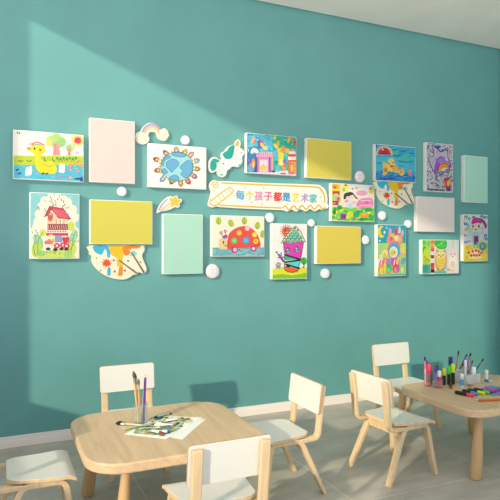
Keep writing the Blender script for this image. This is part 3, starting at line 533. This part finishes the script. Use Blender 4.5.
# palettes
def palette(K, m, label, y=D, dim=None):
    t = lambda L_: [m(*q) for q in L_]
    ol = [(40,38),(30,80),(32,105),(48,112),(46,145),(60,180),(90,215),(130,245),(180,268),(230,280),(280,282),(318,268),(345,248),(370,246),(385,228),(402,236),(425,236),(440,215),(432,180),(415,140),(408,105),(425,75),(422,45),(410,38)]
    s = cutout('palette_cutout', K, t(ol), .018, label, 'wall decoration', 'e4dcc6', sm=3, group='paint palette cutouts tucked under canvases')
    s.p('3cc0e8', t([(62,42),(180,42),(182,95),(178,122),(160,124),(154,80),(140,66),(128,95),(112,106),(92,98),(80,92),(66,78)]), 3)
    s.p('3cc0e8', t([(160,205),(182,198),(182,248),(160,252)]), 3)
    s.p('f8cc20', t([(172,42),(275,42),(276,110),(266,140),(272,185),(232,188),(228,150),(215,120),(190,108),(180,80)]), 3)
    s.p('f29022', t([(275,42),(400,42),(372,62),(330,62),(320,100),(290,112),(276,92)]), 2)
    s.p('f29a1a', t([(245,195),(268,190),(270,240),(262,256),(235,252),(240,225)]), 3)
    sp = []
    for k in range(22):
        a = 2*pi*k/22; r_ = (44 if k % 2 == 0 else 24)*(1+.15*sin(k*2.3)); sp.append((155+r_*cos(a), 165+r_*.85*sin(a)))
    s.p('f0581e', t(sp), 2)
    for x, y_, r_, c in ((205,145,8,'e8402a'),(212,225,9,'f05a1e'),(285,218,8,'e8402a'),(308,150,8,'3aa890'),(82,130,6,'58c8a0'),(112,218,7,'58c8a0'),(350,85,9,'58c8c0'),(396,158,6,'3aa890'),(325,110,7,'8fd8d0')): s.e(c, *m(x, y_), r_*m.k)
    s.e('a8e0dc', *m(345,98), 28*m.k, 16*m.k); s.done('print', s.root)
    for p in ([(218,128),(240,142),(370,238)], [(312,66),(330,88),(420,232)]):
        q = t(p); b_ = bmesh.new()
        g = lambda x, y_: onwall(K[0]+x/K[2], K[1]+y_/K[2], D-.018)
        ox, oz = s.root.location.x, s.root.location.z
        P_ = [Vector((g(*v)[0]-ox, -.021, g(*v)[1]-oz)) for v in q]
        sweep(b_, [P_[0], P_[1]], (0,1,0), [.003,.005], [.002,.006], 0); sweep(b_, [P_[1], P_[2]], (0,1,0), .006, [.006,.011], 1)
        finish('brush', b_, [mat('e8e0d0', .5), mat('6e5a50', .5)], s.root)['label'] = 'brown handled paintbrush'
    return s
class M1:
    k = 1.0
    def __call__(s, x, y): return (x, y)
class M2:
    k = 1.0
    def __call__(s, x, y): return (x*.965+18, (y-40)*1.10+68+(x-230)*.02)
palette((85,240,7.143), M1(), 'cream paint palette cutout under the left yellow canvas')
palette((370,175,10), M2(), 'cream paint palette cutout under the duck family drawing')
# title banner
K = (205,175,4)
def seg(a, b_, n, amp, per):
    o = []
    for k in range(n+1):
        t_ = k/n; o.append((a[0]+(b_[0]-a[0])*t_, a[1]+(b_[1]-a[1])*t_+amp*sin(2*pi*t_*per)))
    return o
bl = [(14,115),(22,85),(24,68),(16,48),(20,30),(36,20),(54,26),(64,24),(250,32),(440,38),(462,43),(478,55),(487,74),(490,96),(489,114),(496,124),(488,134),(476,132)] + seg((468,140),(318,142),15,-5,4) + [(300,140),(180,135),(60,128),(48,124),(32,130),(18,126)]
s = cutout('title_banner', K, bl, .022, 'long cream banner with multicoloured Chinese lettering and yellow line trim', 'sign', 'ece7db', sm=2)
yl = 'f0c34c'
s.l(yl, 6.5, [(66,32),(250,40),(436,48),(462,58),(476,78),(479,100),(476,112)], 4)
s.l(yl, 6.5, [(52,120),(180,127),(308,132)], 3)
s.l(yl, 6, seg((312,132),(480,128),40,-8,5)); 
s.l(yl, 3.5, [(26,40),(30,30),(44,28),(52,40),(44,52),(34,48),(36,38),(44,40)], 4)
for q in ([(24,104),(90,54),(108,56),(108,72),(44,120),(26,118)],): s.l(yl, 4, q, 4, True)
for k in range(5): s.l('f4d684', 3, [(38+k*14, 94-k*10), (50+k*14, 112-k*10)])
for x, y_ in ((36,62),(24,98)): s.e(yl, x, y_, 3)
for x, y_ in ((160,52),(235,52),(186,110),(462,88),(228,118),(330,118)): s.e('c8d4cc', x, y_, 4)
s.e('a8d0e8', 300, 56, 3); s.e('e8c8c8', 395, 62, 3); s.done('print', s.root)
bw = s.root
for ch, x, c in zip('每个孩子都是艺术家', (140,178,214,252,290,325,362,398,432), ('4aa8dc','c0d04a','d88ab4','e0609c','e0242c','3a98cc','ecd04a','b090c8','50b8c0')):
    cu = bpy.data.curves.new('character', 'FONT'); cu.body = ch; cu.size = .078; cu.align_x = 'CENTER'; cu.extrude = .0015; cu.offset = 0
    cu.resolution_u = 2
    to = bpy.data.objects.new('tmp', cu); C.objects.link(to); bpy.context.view_layer.update()
    me = bpy.data.meshes.new_from_object(to.evaluated_get(bpy.context.evaluated_depsgraph_get())); bpy.data.objects.remove(to)
    xs = [v.co.x for v in me.vertices]; ys = [v.co.y for v in me.vertices]
    yc = 80+(x-140)*.045; gx, gz = onwall(K[0]+x/4, K[1]+yc/4, D-.022)
    mx_, my_ = (min(xs)+max(xs))/2, (min(ys)+max(ys))/2
    bt = bmesh.new()
    for dx, dy, dz in ((0,0,.0002),(.0016,0,.00015),(-.0016,0,.0001),(0,.0016,.00005),(0,-.0016,0)):
        m2 = me.copy(); m2.transform(Matrix.Translation((dx, dy, dz))); bt.from_mesh(m2); bpy.data.meshes.remove(m2)
    bt.to_mesh(me); bt.free()
    me.transform(Matrix.Translation((-mx_, -my_, 0))); me.materials.clear(); me.materials.append(mat(c, .5))
    o = bpy.data.objects.new('character', me); C.objects.link(o); o.parent = bw
    o.rotation_euler = (pi/2, 0, 0); o.location = (gx-bw.location.x, -.0245, gz-bw.location.z); o['label'] = 'single coloured Chinese character'
# pebble discs
for px, py, r_, lab, pat in ((122,191.5,4.8,'white round pebble between the pale pink and left yellow canvases',0), (185.6,140,4.6,'white round pebble above the globe drawing',0),
    (212.8,271.3,7.3,'largest round pebble with faint pastel mottling, below the ladybird drawing',1), (270,217.8,4.9,'white round pebble above left of the cup house drawing',0),
    (311.6,223,3.8,'white round pebble above right of the cup house drawing',0), (359.8,176.6,5.9,'pastel mottled round pebble right of the upper middle yellow canvas',1),
    (325.6,273.6,5.0,'white round pebble below the lower middle yellow canvas',0), (365.5,240,4.6,'white round pebble right of the lower middle yellow canvas',0),
    (382.6,215.6,4.5,'white round pebble below the palette under the duck family drawing',0), (408.4,224,4.1,'white round pebble above the crescent moon castle drawing',0)):
    x, z = onwall(px, py, D-.02); zz = D/(ca-(px-250)/F_PX*sa); rad = r_*zz/F_PX
    bm = bmesh.new(); lathe(bm, [(0,0),(rad*.93,0),(rad,.004),(rad,.017),(rad*.96,.022),(rad*.86,.0255),(rad*.5,.0275),(0,.028)], 28)
    m = mat('dfe7ea', .3)
    if pat:
        m = mat('f1f2f4', .3, 'paper', 'pastel_mottle'); 
        for nd in m.node_tree.nodes:
            if nd.type == 'TEX_NOISE': nd.inputs['Scale'].default_value = 45
            if nd.type == 'VALTORGB': nd.color_ramp.elements[0].color = lin('b4dcea'); nd.color_ramp.elements[1].color = lin('f2c4cc'); e_ = nd.color_ramp.elements.new(.5); e_.color = lin('f4f4f4')
    o = finish('wall_pebble', bm, m, smooth=True); o.location = (x, D-.0005, z); o.rotation_euler = (pi/2, 0, 0)
    tag(o, lab, 'wall decoration', 'round pebbles on the teal wall')

# ------------------------------------------------ chairs
PLY = mat('d2ad80', .5, 'woodz', 'ply_edge')
def make_chair():
    r = empty('childrens_chair')
    # seat: crown + waterfall front, white top, ply edges
    prof = []
    for k in range(15):
        y = .106-.280*k/14; z = .324-.006*sin(pi*k/14*.8)
        if y < -.13: z -= ((-.13-y)/.044)**2*.014
        prof.append((y, z))
    bm = bmesh.new(); n = len(prof); nx = 8; top = []; bot = []
    for j, (y, z) in enumerate(prof):
        hw = .142+.032*min(1, max(0, (.106-y)/.22))
        if j == 0: hw -= .030
        if j == 1: hw -= .008
        top.append([bm.verts.new((hw*(-1+2*i/nx), y, z-.003*(1-(-1+2*i/nx)**2))) for i in range(nx+1)])
        bot.append([bm.verts.new((hw*(-1+2*i/nx), y, z-.016-.003*(1-(-1+2*i/nx)**2))) for i in range(nx+1)])
    for j in range(n-1):
        for i in range(nx):
            bm.faces.new((top[j][i], top[j+1][i], top[j+1][i+1], top[j][i+1])).material_index = 0
            bm.faces.new((bot[j][i], bot[j][i+1], bot[j+1][i+1], bot[j+1][i])).material_index = 1
        for i in (0, nx): bm.faces.new((top[j][i], top[j+1][i], bot[j+1][i], bot[j][i])).material_index = 1
    for j in (0, n-1):
        for i in range(nx): bm.faces.new((top[j][i], top[j][i+1], bot[j][i+1], bot[j][i])).material_index = 1
    finish('seat', bm, [LAM, WOOD_C], r, bevel=.0015)
    # backrest panel, slightly reclined, rounded corners
    bm = bmesh.new(); pts = rrect(-.168, .168, 0, .158, .014, 4)
    def q(x, v, off): return (x, .1455+v*.12+off, .420+v)
    fr = [bm.verts.new(q(x, v, -.007)) for x, v in pts]; bk = [bm.verts.new(q(x, v, .007)) for x, v in pts]
    bm.faces.new(fr).material_index = 0; bm.faces.new(bk[::-1]).material_index = 0
    for k in range(len(pts)): bm.faces.new((fr[k], fr[(k+1) % len(pts)], bk[(k+1) % len(pts)], bk[k])).material_index = 1
    finish('backrest', bm, [LAM, PLY], r, bevel=.0015)
    for sx in (-1, 1):
        P_ = fillet([(sx*.138,.184,.566),(sx*.138,.160,.36),(sx*.138,.152,.291),(sx*.138,.040,.289)], .072)
        bm = bmesh.new(); sweep(bm, P_, (1,0,0), .040, .021); finish('upright', bm, WOOD_C, r, bevel=.004)
        P_ = fillet([(sx*.165,.178,0),(sx*.138,.045,.289),(sx*.138,-.130,.289),(sx*.165,-.176,0)], .034)
        n_ = len(P_)
        bm = bmesh.new(); sweep(bm, P_, (1,0,0), .036, [.026+.010*sin(pi*min(1, max(0, p.z/.289)))*.6 for p in P_]); 
        for v in bm.verts:
            if v.co.z < .012: v.co.z = 0
        finish('leg_frame', bm, WOOD_C, r, bevel=.004)
    bm = bmesh.new(); box(bm, -.121, .121, .052, .070, .243, .298); finish('rail', bm, WOOD_C, r, bevel=.003)
    bm = bmesh.new(); box(bm, -.121, .121, -.118, -.100, .250, .298); finish('rail', bm, WOOD_C, r, bevel=.003)
    return r
chair0 = make_chair()
# facing: 0 = towards the camera (-y)
for i, (x, y, a, lab) in enumerate((
    (.143, 2.71, 90, 'white and pale wood childs chair cut off at the far left, only its seat showing'),
    (.742, 3.350, 0, 'white and pale wood childs chair behind the left table, its backrest facing the viewer'),
    (1.412, 2.728, -90, 'white and pale wood childs chair at the right end of the left table'),
    (.806, 2.13, 180, 'white childs chair seen from behind at the near side of the left table'),
    (2.118, 2.667, 95, 'white and pale wood childs chair standing at the left end of the right table'),
    (2.750, 3.31, 1, 'white and pale wood childs chair behind the right table near the skirting'))):
    o = chair0 if i == 0 else dup(chair0)
    o.location = (x, y, 0); o.rotation_euler.z = radians(a); tag(o, lab, 'chair', 'childrens chairs around the two tables')

# ------------------------------------------------ tables
TH = .41
def table(x0, x1, y0, y1, rad, label, feet):
    cx, cy = (x0+x1)/2, (y0+y1)/2; r = empty('childrens_table', (cx, cy, 0)); tag(r, label, 'table', 'rounded wooden childrens tables')
    pts = rrect(x0-cx, x1-cx, y0-cy, y1-cy, rad, 10)
    bm = bmesh.new(); a = [bm.verts.new((x, y, TH)) for x, y in pts]; b_ = [bm.verts.new((x, y, TH-.046)) for x, y in pts]
    bm.faces.new(a); bm.faces.new(b_[::-1])
    for k in range(len(pts)): bm.faces.new((a[k], b_[k], b_[(k+1) % len(pts)], a[(k+1) % len(pts)]))
    finish('tabletop', bm, WOOD_T, r, bevel=.008, seg=3)
    for fx, fy in feet:
        fx -= cx; fy -= cy; tx, ty = fx*.87, fy*.93
        bm = bmesh.new(); lathe(bm, [(0,0),(.022,0),(.029,.005),(.0325,.018),(.0335,.05),(.032,.13),(.027,.22),(.0225,.31),(.021,TH-.047),(0,TH-.047)], 20)
        for v in bm.verts: k = v.co.z/(TH-.047); v.co.x += fx+(tx-fx)*k; v.co.y += fy+(ty-fy)*k
        finish('leg', bm, WOOD_L, r, smooth=True)
    return r
table(.340, 1.180, 2.333, 3.125, .165, 'low rounded pale wood table on the left holding paintings and a jar', [(.434,3.045),(.475,2.41),(1.07,2.41),(1.11,3.045)])
table(2.365, 3.235, 2.285, 2.955, .12, 'low rounded pale wood table at the right edge crowded with pens', [(2.345,2.93),(2.462,2.362),(3.03,2.362),(3.06,2.96)])

# ------------------------------------------------ table things
def place(o, loc, direction=(0,0,1), spin=0):
    o.location = loc; qd = Vector(direction).normalized().to_track_quat('Z', 'Y'); o.rotation_mode = 'QUATERNION'
    from mathutils import Quaternion
    o.rotation_quaternion = qd @ Quaternion((0,0,1), spin)
def marker(h, r_, body, cap, label, grp, loc, direction=(0,0,1), capf=.35, flat=1.0, band=None, name='marker', catg='marker'):
    o = empty(name); tag(o, label, catg, grp)
    zc = h*(1-capf)
    bm = bmesh.new(); lathe(bm, [(0,0),(r_*.8,0),(r_*.92,.003),(r_*.92,zc-.002),(r_*.7,zc),(0,zc)], 16, sx=flat); finish('barrel', bm, mat(body, .35), o, smooth=True)
    bm = bmesh.new(); lathe(bm, [(0,zc),(r_*.9,zc),(r_,zc+.002),(r_,h-.006),(r_*.75,h),(0,h)], 16, sx=flat); finish('cap', bm, mat(cap, .35), o, smooth=True)
    if band:
        bm = bmesh.new(); lathe(bm, [(r_*.95,zc*.2),(r_*.96,zc*.21),(r_*.96,zc*.8),(r_*.95,zc*.81)], 16, sx=flat); finish('printed_band', bm, mat(band, .4), o, smooth=True)
    place(o, loc, direction); return o
def brush(h, label, grp, loc, direction, handle='b8793a', tip='2a201c', ferr='b8b4aa', r_=.0035, flat=False):
    o = empty('paintbrush'); tag(o, label, 'paintbrush', grp); zf = h*.76; zt = h*.86
    bm = bmesh.new(); lathe(bm, [(0,0),(r_*.5,0),(r_*.8,h*.2),(r_*1.15,h*.55),(r_*.9,zf)], 10); finish('handle', bm, mat(handle, .4), o, smooth=True)
    bm = bmesh.new(); lathe(bm, [(r_*.95,zf-.002),(r_,zf),(r_*1.15,zt)], 10); finish('ferrule', bm, mat(ferr, .3, metal=.8), o, smooth=True)
    bm = bmesh.new(); lathe(bm, [(r_*1.1,zt),(r_*1.5,zt+(h-zt)*.35),(r_*1.1,zt+(h-zt)*.75),(0,h)], 10); finish('bristles', bm, mat(tip, .8), o, smooth=True)
    place(o, loc, direction); return o
def pencil(h, col, label, grp, loc, direction, tip='2a2a2a', r_=.0038):
    o = empty('pencil'); tag(o, label, 'pencil', grp)
    bm = bmesh.new(); lathe(bm, [(0,0),(r_,0),(r_,h-.016)], 6); finish('barrel', bm, mat(col, .4), o)
    bm = bmesh.new(); lathe(bm, [(r_,h-.016),(r_*.35,h-.005)], 12); finish('sharpened_wood', bm, mat('e2c49a', .6), o)
    bm = bmesh.new(); lathe(bm, [(r_*.35,h-.005),(0,h)], 12); finish('lead', bm, mat(tip, .5), o)
    place(o, loc, direction); return o
def jar(loc, r_, h, label, col='f7fcfb', a=.06):
    bm = bmesh.new(); lathe(bm, [(0,0),(r_*.92,0),(r_,.006),(r_,h-.004),(r_*1.03,h),(r_*.95,h),(r_*.93,h-.006),(r_*.93,.008),(0,.008)], 28)
    o = finish('glass_jar', bm, glass_mat(col, a), smooth=True); o.location = loc; tag(o, label, 'jar'); return o
def tube(loc, ang, ln, col, cap, label, grp):
    o = empty('paint_tube'); tag(o, label, 'paint tube', grp)
    bm = bmesh.new(); rings = []
    for z, rx, ry in ((0,.014,.0012),(.006,.014,.0015),(ln*.5,.0125,.0055),(ln*.85,.010,.0080),(ln*.92,.004,.004)): rings.append([bm.verts.new((rx*cos(2*pi*k/14), ry*sin(2*pi*k/14), z)) for k in range(14)])
    for a_, b_ in zip(rings, rings[1:]):
        for k in range(14): bm.faces.new((a_[k], a_[(k+1)%14], b_[(k+1)%14], b_[k]))
    bm.faces.new(rings[0]); finish('tube_body', bm, mat(col, .35), o, smooth=True)
    bm = bmesh.new(); lathe(bm, [(0,ln*.9),(.0062,ln*.9),(.0056,ln*1.1),(0,ln*1.1)], 14); finish('cap', bm, mat(cap, .35), o, smooth=True)
    o.location = (loc[0], loc[1], loc[2]+.0085); o.rotation_euler = (pi/2, 0, ang); return o
# -- left table. measuring frame: crop (110,365) x4.762
def t1(x, y, z=TH): return onflat(110+x/4.762, 365+y/4.762, z)
def sheet(pts, z, label, cols, name, cat):
    P_ = [t1(*q, z) for q in pts]; c_ = sum(P_, Vector())/4; r = empty(name, (c_.x, c_.y, z)); tag(r, label, cat)
    bm = bmesh.new(); a = [bm.verts.new((p.x-c_.x, p.y-c_.y, .0008)) for p in P_]; b_ = [bm.verts.new((p.x-c_.x, p.y-c_.y, 0)) for p in P_]
    bm.faces.new(a); bm.faces.new(b_[::-1])
    for k in range(4): bm.faces.new((a[k], b_[k], b_[(k+1)%4], a[(k+1)%4]))
    finish('paper', bm, mat('fbf9f4', .6), r)
    if cols:
        sb = bmesh.new(); ms = []
        A, B, Cc, Dd = [p-c_ for p in P_]
        for i in range(260):
            u, v = R.uniform(.09, .91), R.uniform(.09, .91); p = A.lerp(B, u).lerp(Dd.lerp(Cc, u), v); m = mat(R.choice(cols), .6, 'paper')
            if m not in ms: ms.append(m)
            rr, rs, th = R.uniform(.008, .024), R.uniform(.004, .012), R.uniform(0, pi)
            fc = sb.faces.new([sb.verts.new((p.x+rr*cos(2*pi*k/10)*cos(th)-rs*sin(2*pi*k/10)*sin(th), p.y+rr*cos(2*pi*k/10)*sin(th)+rs*sin(2*pi*k/10)*cos(th), .0012+i*.00001)) for k in range(10)]); fc.material_index = ms.index(m)
        finish('painting', sb, ms, r)
    return r
sheet([(240,335),(345,355),(457,256),(370,262)], TH, 'plain white paper sheet lying partly under the colourful painting', None, 'paper_sheet', 'paper')
sheet([(68,330),(268,353),(442,250),(235,242)], TH+.0012, 'colourful leafy green and yellow watercolour painting on the left table', ['5f9a52','e9de5a','8fbf6a','f4efd8','3f8a78','c8d88a','d8c860','4a7f9a','faf6ea','a8c880','d8705a','7fb27a','3a7a5a','6fae9a','e4e0a8'], 'painting_sheet', 'painting')
PT = TH+.0035
for (x, y, a, ln, c, cp, lab) in ((268,238,-60,.065,'b9bdb8','1f5f52','silver paint tube with a dark green cap at the back of the painting'), (195,318,35,.05,'dfe2e0','d02a38','short white paint tube with a red cap on the painting'),
    (222,322,60,.05,'e4e6e6','2450b0','short white paint tube with a blue cap on the painting'), (255,275,100,.07,'efe9dc','e8c83a','cream paint tube with a yellow cap in the middle of the painting'), (300,290,-110,.07,'f1f0ea','f4f2ee','white paint tube lying right of the yellow capped one'),
    (215,275,20,.055,'ccd6c2','3a7a4a','pale green paint tube lying just right of the jar'), (320,262,-80,.06,'f4f2ec','8fb84a','white paint tube with a lime cap towards the back of the painting')):
    tube(t1(x, y, PT), radians(a), ln*1.2, c, cp, lab, 'paint tubes scattered on the painting')
J = t1(150, 285)+Vector((0, .022, 0)); jar(J, .036, .108, 'clear glass jar of pencils and brushes on the left table', 'f8fcfb', .06)
JB = J+Vector((0,0,.012))
g1 = 'brushes and pencils in the glass jar'
pencil(.238, '6a2f9a', 'purple pencil standing in the glass jar on the left table', g1, JB+Vector((.014,-.006,0)), (.05,.02,1), r_=.0058)
pencil(.225, 'c9a8b8', 'mauve pencil just behind the purple one in the jar', g1, JB+Vector((.008,.010,0)), (.08,.0,1))
brush(.262, 'tan brush with the highest tip in the glass jar', g1, JB+Vector((-.012,-.004,0)), (-.09,.02,1), 'd8b078', '5a5048', 'c8c0b0', .0055)
brush(.245, 'pale wood brush second highest in the glass jar', g1, JB+Vector((-.006,.010,0)), (-.07,.05,1), 'e2c08a', '4a4038', 'a8a090', .0052)
brush(.225, 'shorter pale brush at the front of the glass jar', g1, JB+Vector((-.004,-.014,0)), (-.055,-.03,1), 'caa070', '6a6058', 'd8d0c0', .0054)
# wide flat brush lying
a0, a1 = t1(40, 283), t1(205, 300); dr = (a1-a0).normalized(); o = empty('flat_paintbrush'); tag(o, 'wide flat paintbrush with black bristles lying left of the jar', 'paintbrush')
o.location = (a0.x, a0.y, TH+.0085); o.rotation_euler = (0, 0, math.atan2(dr.y, dr.x))
V = Vector
bm = bmesh.new(); sweep(bm, [V((.040,0,0)),V((.06,0,0)),V((.09,0,0)),V((.12,0,0)),V((.155,0,0))], (0,1,0), [.020,.012,.010,.013,.006], [.007,.008,.008,.008,.005]); finish('handle', bm, mat('cfc6a8', .4), o, bevel=.002)
bm = bmesh.new(); sweep(bm, [V((.018,0,0)),V((.042,0,0))], (0,1,0), [.027,.022], .010); finish('ferrule', bm, mat('c8c8c4', .25, metal=.9), o, bevel=.002)
bm = bmesh.new(); sweep(bm, [V((-.012,0,-.001)),V((0,0,0)),V((.018,0,0))], (0,1,0), [.018,.030,.027], [.004,.013,.011]); finish('bristles', bm, mat('241d1a', .8), o, bevel=.002)
brush(.15, 'thin green handled brush lying in front of the jar', None, t1(70, 318)+V((0,0,.0075)), tuple(t1(215, 285)-t1(70, 318)), '3a9a6a', 'd8c090', 'c0c0b8', .0035)
brush(.14, 'thin brown brush lying across the painting right of the jar', None, t1(190, 262)+V((0,0,.0085)), tuple(t1(300, 236)-t1(190, 262)), '6a8a80', '3a3028', 'c0c0b8', .0035)

# -- right table. measuring frame: crop (420,345) x6.25
def t2(x, y, z=TH): return onflat(420+x/6.25, 345+y/6.25, z)
UP = (0,0,1); gs = 'pens and bottles standing on the right table'
j1 = t2(60, 258)+V((.0,.012,0)); jar(j1, .028, .085, 'clear tumbler at the left holding the red marker and a brush', 'fdf4f5', .10)
marker(.132, .0185, 'e83a58', 'f04c6a', 'chunky red marker with black band in the leftmost tumbler', gs, j1+V((.005,-.004,.010)), UP, .34, band='241c20')
marker(.150, .006, 'f2a8c8', 'f06aa0', 'slim pink marker at the very left of the right table', gs, j1+V((-.020,.001,.010)), (-.03,.02,1), .3)
brush(.180, 'dark tipped paintbrush rising from the leftmost tumbler', gs, j1+V((-.008,.0195,.010)), (-.02,.0,1), 'd0603a', '1c1614', '8a5a40', .0038)
marker(.155, .0085, '3f9a8a', '7a52c0', 'slim teal marker with violet cap behind the red marker', gs, j1+V((.034,.052,0)), (0,0,1), .25)
j2 = t2(122, 268)+V((0,.014,0)); jar(j2, .031, .050, 'low clear glass dish holding a red nail polish style bottle', 'fcf6f7', .10)
marker(.098, .0135, 'e0405c', 'f4f2f2', 'small red paint bottle with white cap in the low glass dish', gs, j2+V((.004,-.006,.010)), UP, .38, name='paint_bottle', catg='bottle')
marker(.125, .009, '8a7ad0', '5a48a8', 'violet marker leaning in the low glass dish', gs, j2+V((-.017,-.002,.010)), (-.03,0,1), .3)
marker(.128, .010, '4a3f48', '2c2a30', 'black capped grey marker at the back of the low glass dish', gs, j2+V((.006,.018,.010)), UP, .3)
for x, y, h, bcol, ccol, lab in ((150,250,.110,'2a2c26','d4e82a','highlighter with yellow green cap standing right of the red bottle'), (180,248,.122,'20241f','52d02a','highlighter with bright green cap and black body'), (206,245,.134,'26261c','d8ee2c','tallest highlighter with lemon yellow cap and black body')):
    marker(h, .0135, bcol, ccol, lab, gs, t2(x, y), UP, .42, .9, name='highlighter', catg='highlighter')
marker(.030, .013, '8a6a48', '3a3430', 'short brown jar with dark lid in front of the highlighters', None, t2(192, 272), UP, .4, name='small_pot', catg='pot')
marker(.088, .0125, 'e8eef2', 'f6f6f6', 'white glue stick with a blue band standing at the front', None, t2(262, 264), UP, .25, band='5aa0d8', name='glue_stick', catg='glue stick')
marker(.052, .0105, 'f0d8dc', 'fafafa', 'small white capped bottle behind the glue stick', None, t2(265, 232), UP, .4, name='paint_bottle', catg='bottle')
# clear organiser
def organiser(x0, x1, yy, dp, h, label):
    a = t2(x0, yy); b_ = t2(x1, yy-4); r = empty('pen_organiser', ((a.x+b_.x)/2, a.y+dp/2, TH)); tag(r, label, 'organiser')
    w_ = (b_-a).length/2; t_ = .003; gm = glass_mat('fbfcfc', .38)
    bm = bmesh.new(); box(bm, -w_, w_, -dp/2, dp/2, 0, .004); finish('base', bm, gm, r)
    for nm, d in (('front_panel', (-w_, w_, -dp/2, -dp/2+t_)), ('back_panel', (-w_, w_, dp/2-t_, dp/2)), ('side_panel', (-w_, -w_+t_, -dp/2+t_, dp/2-t_)), ('side_panel', (w_-t_, w_, -dp/2+t_, dp/2-t_)), ('divider', (-.0015, .0015, -dp/2+t_, dp/2-t_))):
        bm = bmesh.new(); box(bm, *d, .004, h+(.02 if nm == 'back_panel' else 0)); finish(nm, bm, gm, r, bevel=.001)
    return r
og = organiser(292, 402, 250, .10, .062, 'clear frosted pen organiser with dividers on the right table'); O = og.location
og2 = organiser(196, 288, 232, .066, .05, 'smaller clear tray box behind the white glue stick'); O2 = og2.location
gi = 'pens standing in the clear organisers'
def up(px, py_top, base, lab, fn, *a):
    """stand an item from base so its tip appears at (px, py_top) in the measuring frame, at the base's distance"""
    yb = base.y; X, Z = onwall(420+px/6.25, 345+py_top/6.25, yb); d = V((X-base.x, 0, Z-base.z))
    if 'marker' in lab or 'bottle' in lab: d.x *= .1
    fn(d.length, lab, base, d, *a)
mk = lambda r_, b_, c, cf=.3: (lambda h, lab, base, d: marker(h, r_, b_, c, lab, gi, base, d, cf))
bs = lambda hd, tp='1c1614', r_=.004: (lambda h, lab, base, d: brush(h, lab, gi, base, d, hd, tp, '9a6a3a', r_))
B2 = O2+V((0,0,.0055)); B1 = O+V((0,0,.0055))
up(214, 70, B2+V((-.026,.012,0)), 'navy and green capped marker at the left of the small tray box', mk(.009,'4a6a80','1f3a5a'))
up(231, 70, B2+V((-.012,.012,0)), 'deep violet marker in the small tray box', mk(.009,'6a4ab0','5a3aa0'))
up(242, 34, B2+V((.010,.002,0)), 'dark tipped brown brush leaning left from the small tray box', bs('c8763a'))
up(296, 55, B2+V((.017,.012,0)), 'dark tipped brown brush leaning right from the small tray box', bs('a8582a'))
up(272, 115, B2+V((.022,-.010,0)), 'short orange brown brush in the small tray box', bs('b8683a'))
up(319, 46, B1+V((-.030,.010,0)), 'pink handled brush with dark tip in the larger organiser', bs('e0508a'))
up(345, 66, B1+V((-.010,.020,0)), 'lilac marker in the larger organiser', mk(.0085,'a884d0','7a5ac0'))
up(330, 95, B1+V((-.016,.0,0)), 'brown pencil brush in the larger organiser', bs('a0522a','3a2018'))
up(308, 92, B1+V((-.038,-.016,0)), 'white capped clear marker at the left of the larger organiser', mk(.008,'dfe6e4','f4f6f6'))
up(369, 98, B1+V((.012,.022,0)), 'sky blue capped marker in the larger organiser', mk(.009,'78b8e0','2f8fd8'))
up(398, 84, B1+V((.034,.018,0)), 'navy brush at the right of the larger organiser', bs('2a4a7a','16283a'))
up(384, 131, B1+V((.024,-.024,0)), 'white capped red labelled bottle at the right of the larger organiser', mk(.014,'d84a5a','f6f6f6',.55))
marker(.062, .0115, 'f4f4f0', 'fafafa', 'small white bottle right of the larger organiser', None, t2(416, 212), UP, .4, name='paint_bottle', catg='bottle')
# lying pens
def lying(x0, y0, x1, y1, r_, body, cap, lab, cf=.35, name='marker', cat='marker', band=None):
    a, b_ = t2(x0, y0), t2(x1, y1); h = (b_-a).length; lift = V((0,0,r_+.0003)); marker(h, r_, body, cap, lab, 'pens lying on the right table', a+lift, tuple(b_-a), cf, band=band, name=name, catg=cat)
lying(338, 330, 220, 305, .0115, 'ee3f60', '1a1a1c', 'black and red highlighter, the leftmost one lying on the right table', .62, 'highlighter', 'highlighter')
lying(362, 320, 268, 297, .0115, '4a9ad8', '202224', 'black and blue highlighter lying second from the left', .55, 'highlighter', 'highlighter')
lying(404, 316, 300, 290, .0115, 'dcee2c', '26281c', 'black and yellow highlighter lying third from the left', .6, 'highlighter', 'highlighter')
lying(432, 312, 340, 286, .0115, '4ed83a', '1e2a1c', 'black and green highlighter lying fourth from the left', .6, 'highlighter', 'highlighter')
lying(372, 286, 470, 316, .0085, '6a3a8a', '3a3048', 'dark violet marker lying right of the green highlighter', .3)
lying(392, 282, 498, 306, .0085, 'c050c8', 'a03ab0', 'magenta purple marker lying on the right table', .3)
lying(408, 272, 520, 296, .0085, 'b070d8', '8a48c0', 'lilac marker lying behind the magenta one', .3)
lying(430, 265, 540, 282, .0075, '3aa0a8', 'e04888', 'teal marker with pink cap lying furthest back', .3)
lying(450, 318, 560, 300, .0075, '7a8ad0', '3a4aa0', 'periwinkle marker lying near the right edge of view', .3)
lying(402, 228, 452, 236, .008, '4a90d0', 'b8dcf0', 'blue crayon lying beside the larger organiser', .4, 'crayon', 'crayon')
lying(300, 256, 330, 262, .007, '7a8ab0', 'e0a060', 'short grey blue crayon stub before the organiser', .4, 'crayon', 'crayon')
a, b_ = t2(540, 347), t2(345, 354); pencil((b_-a).length, 'd0662a', 'orange brown pencil lying at the near edge of the right table', None, a+V((0,0,.0078)), tuple(b_-a), r_=.0075)
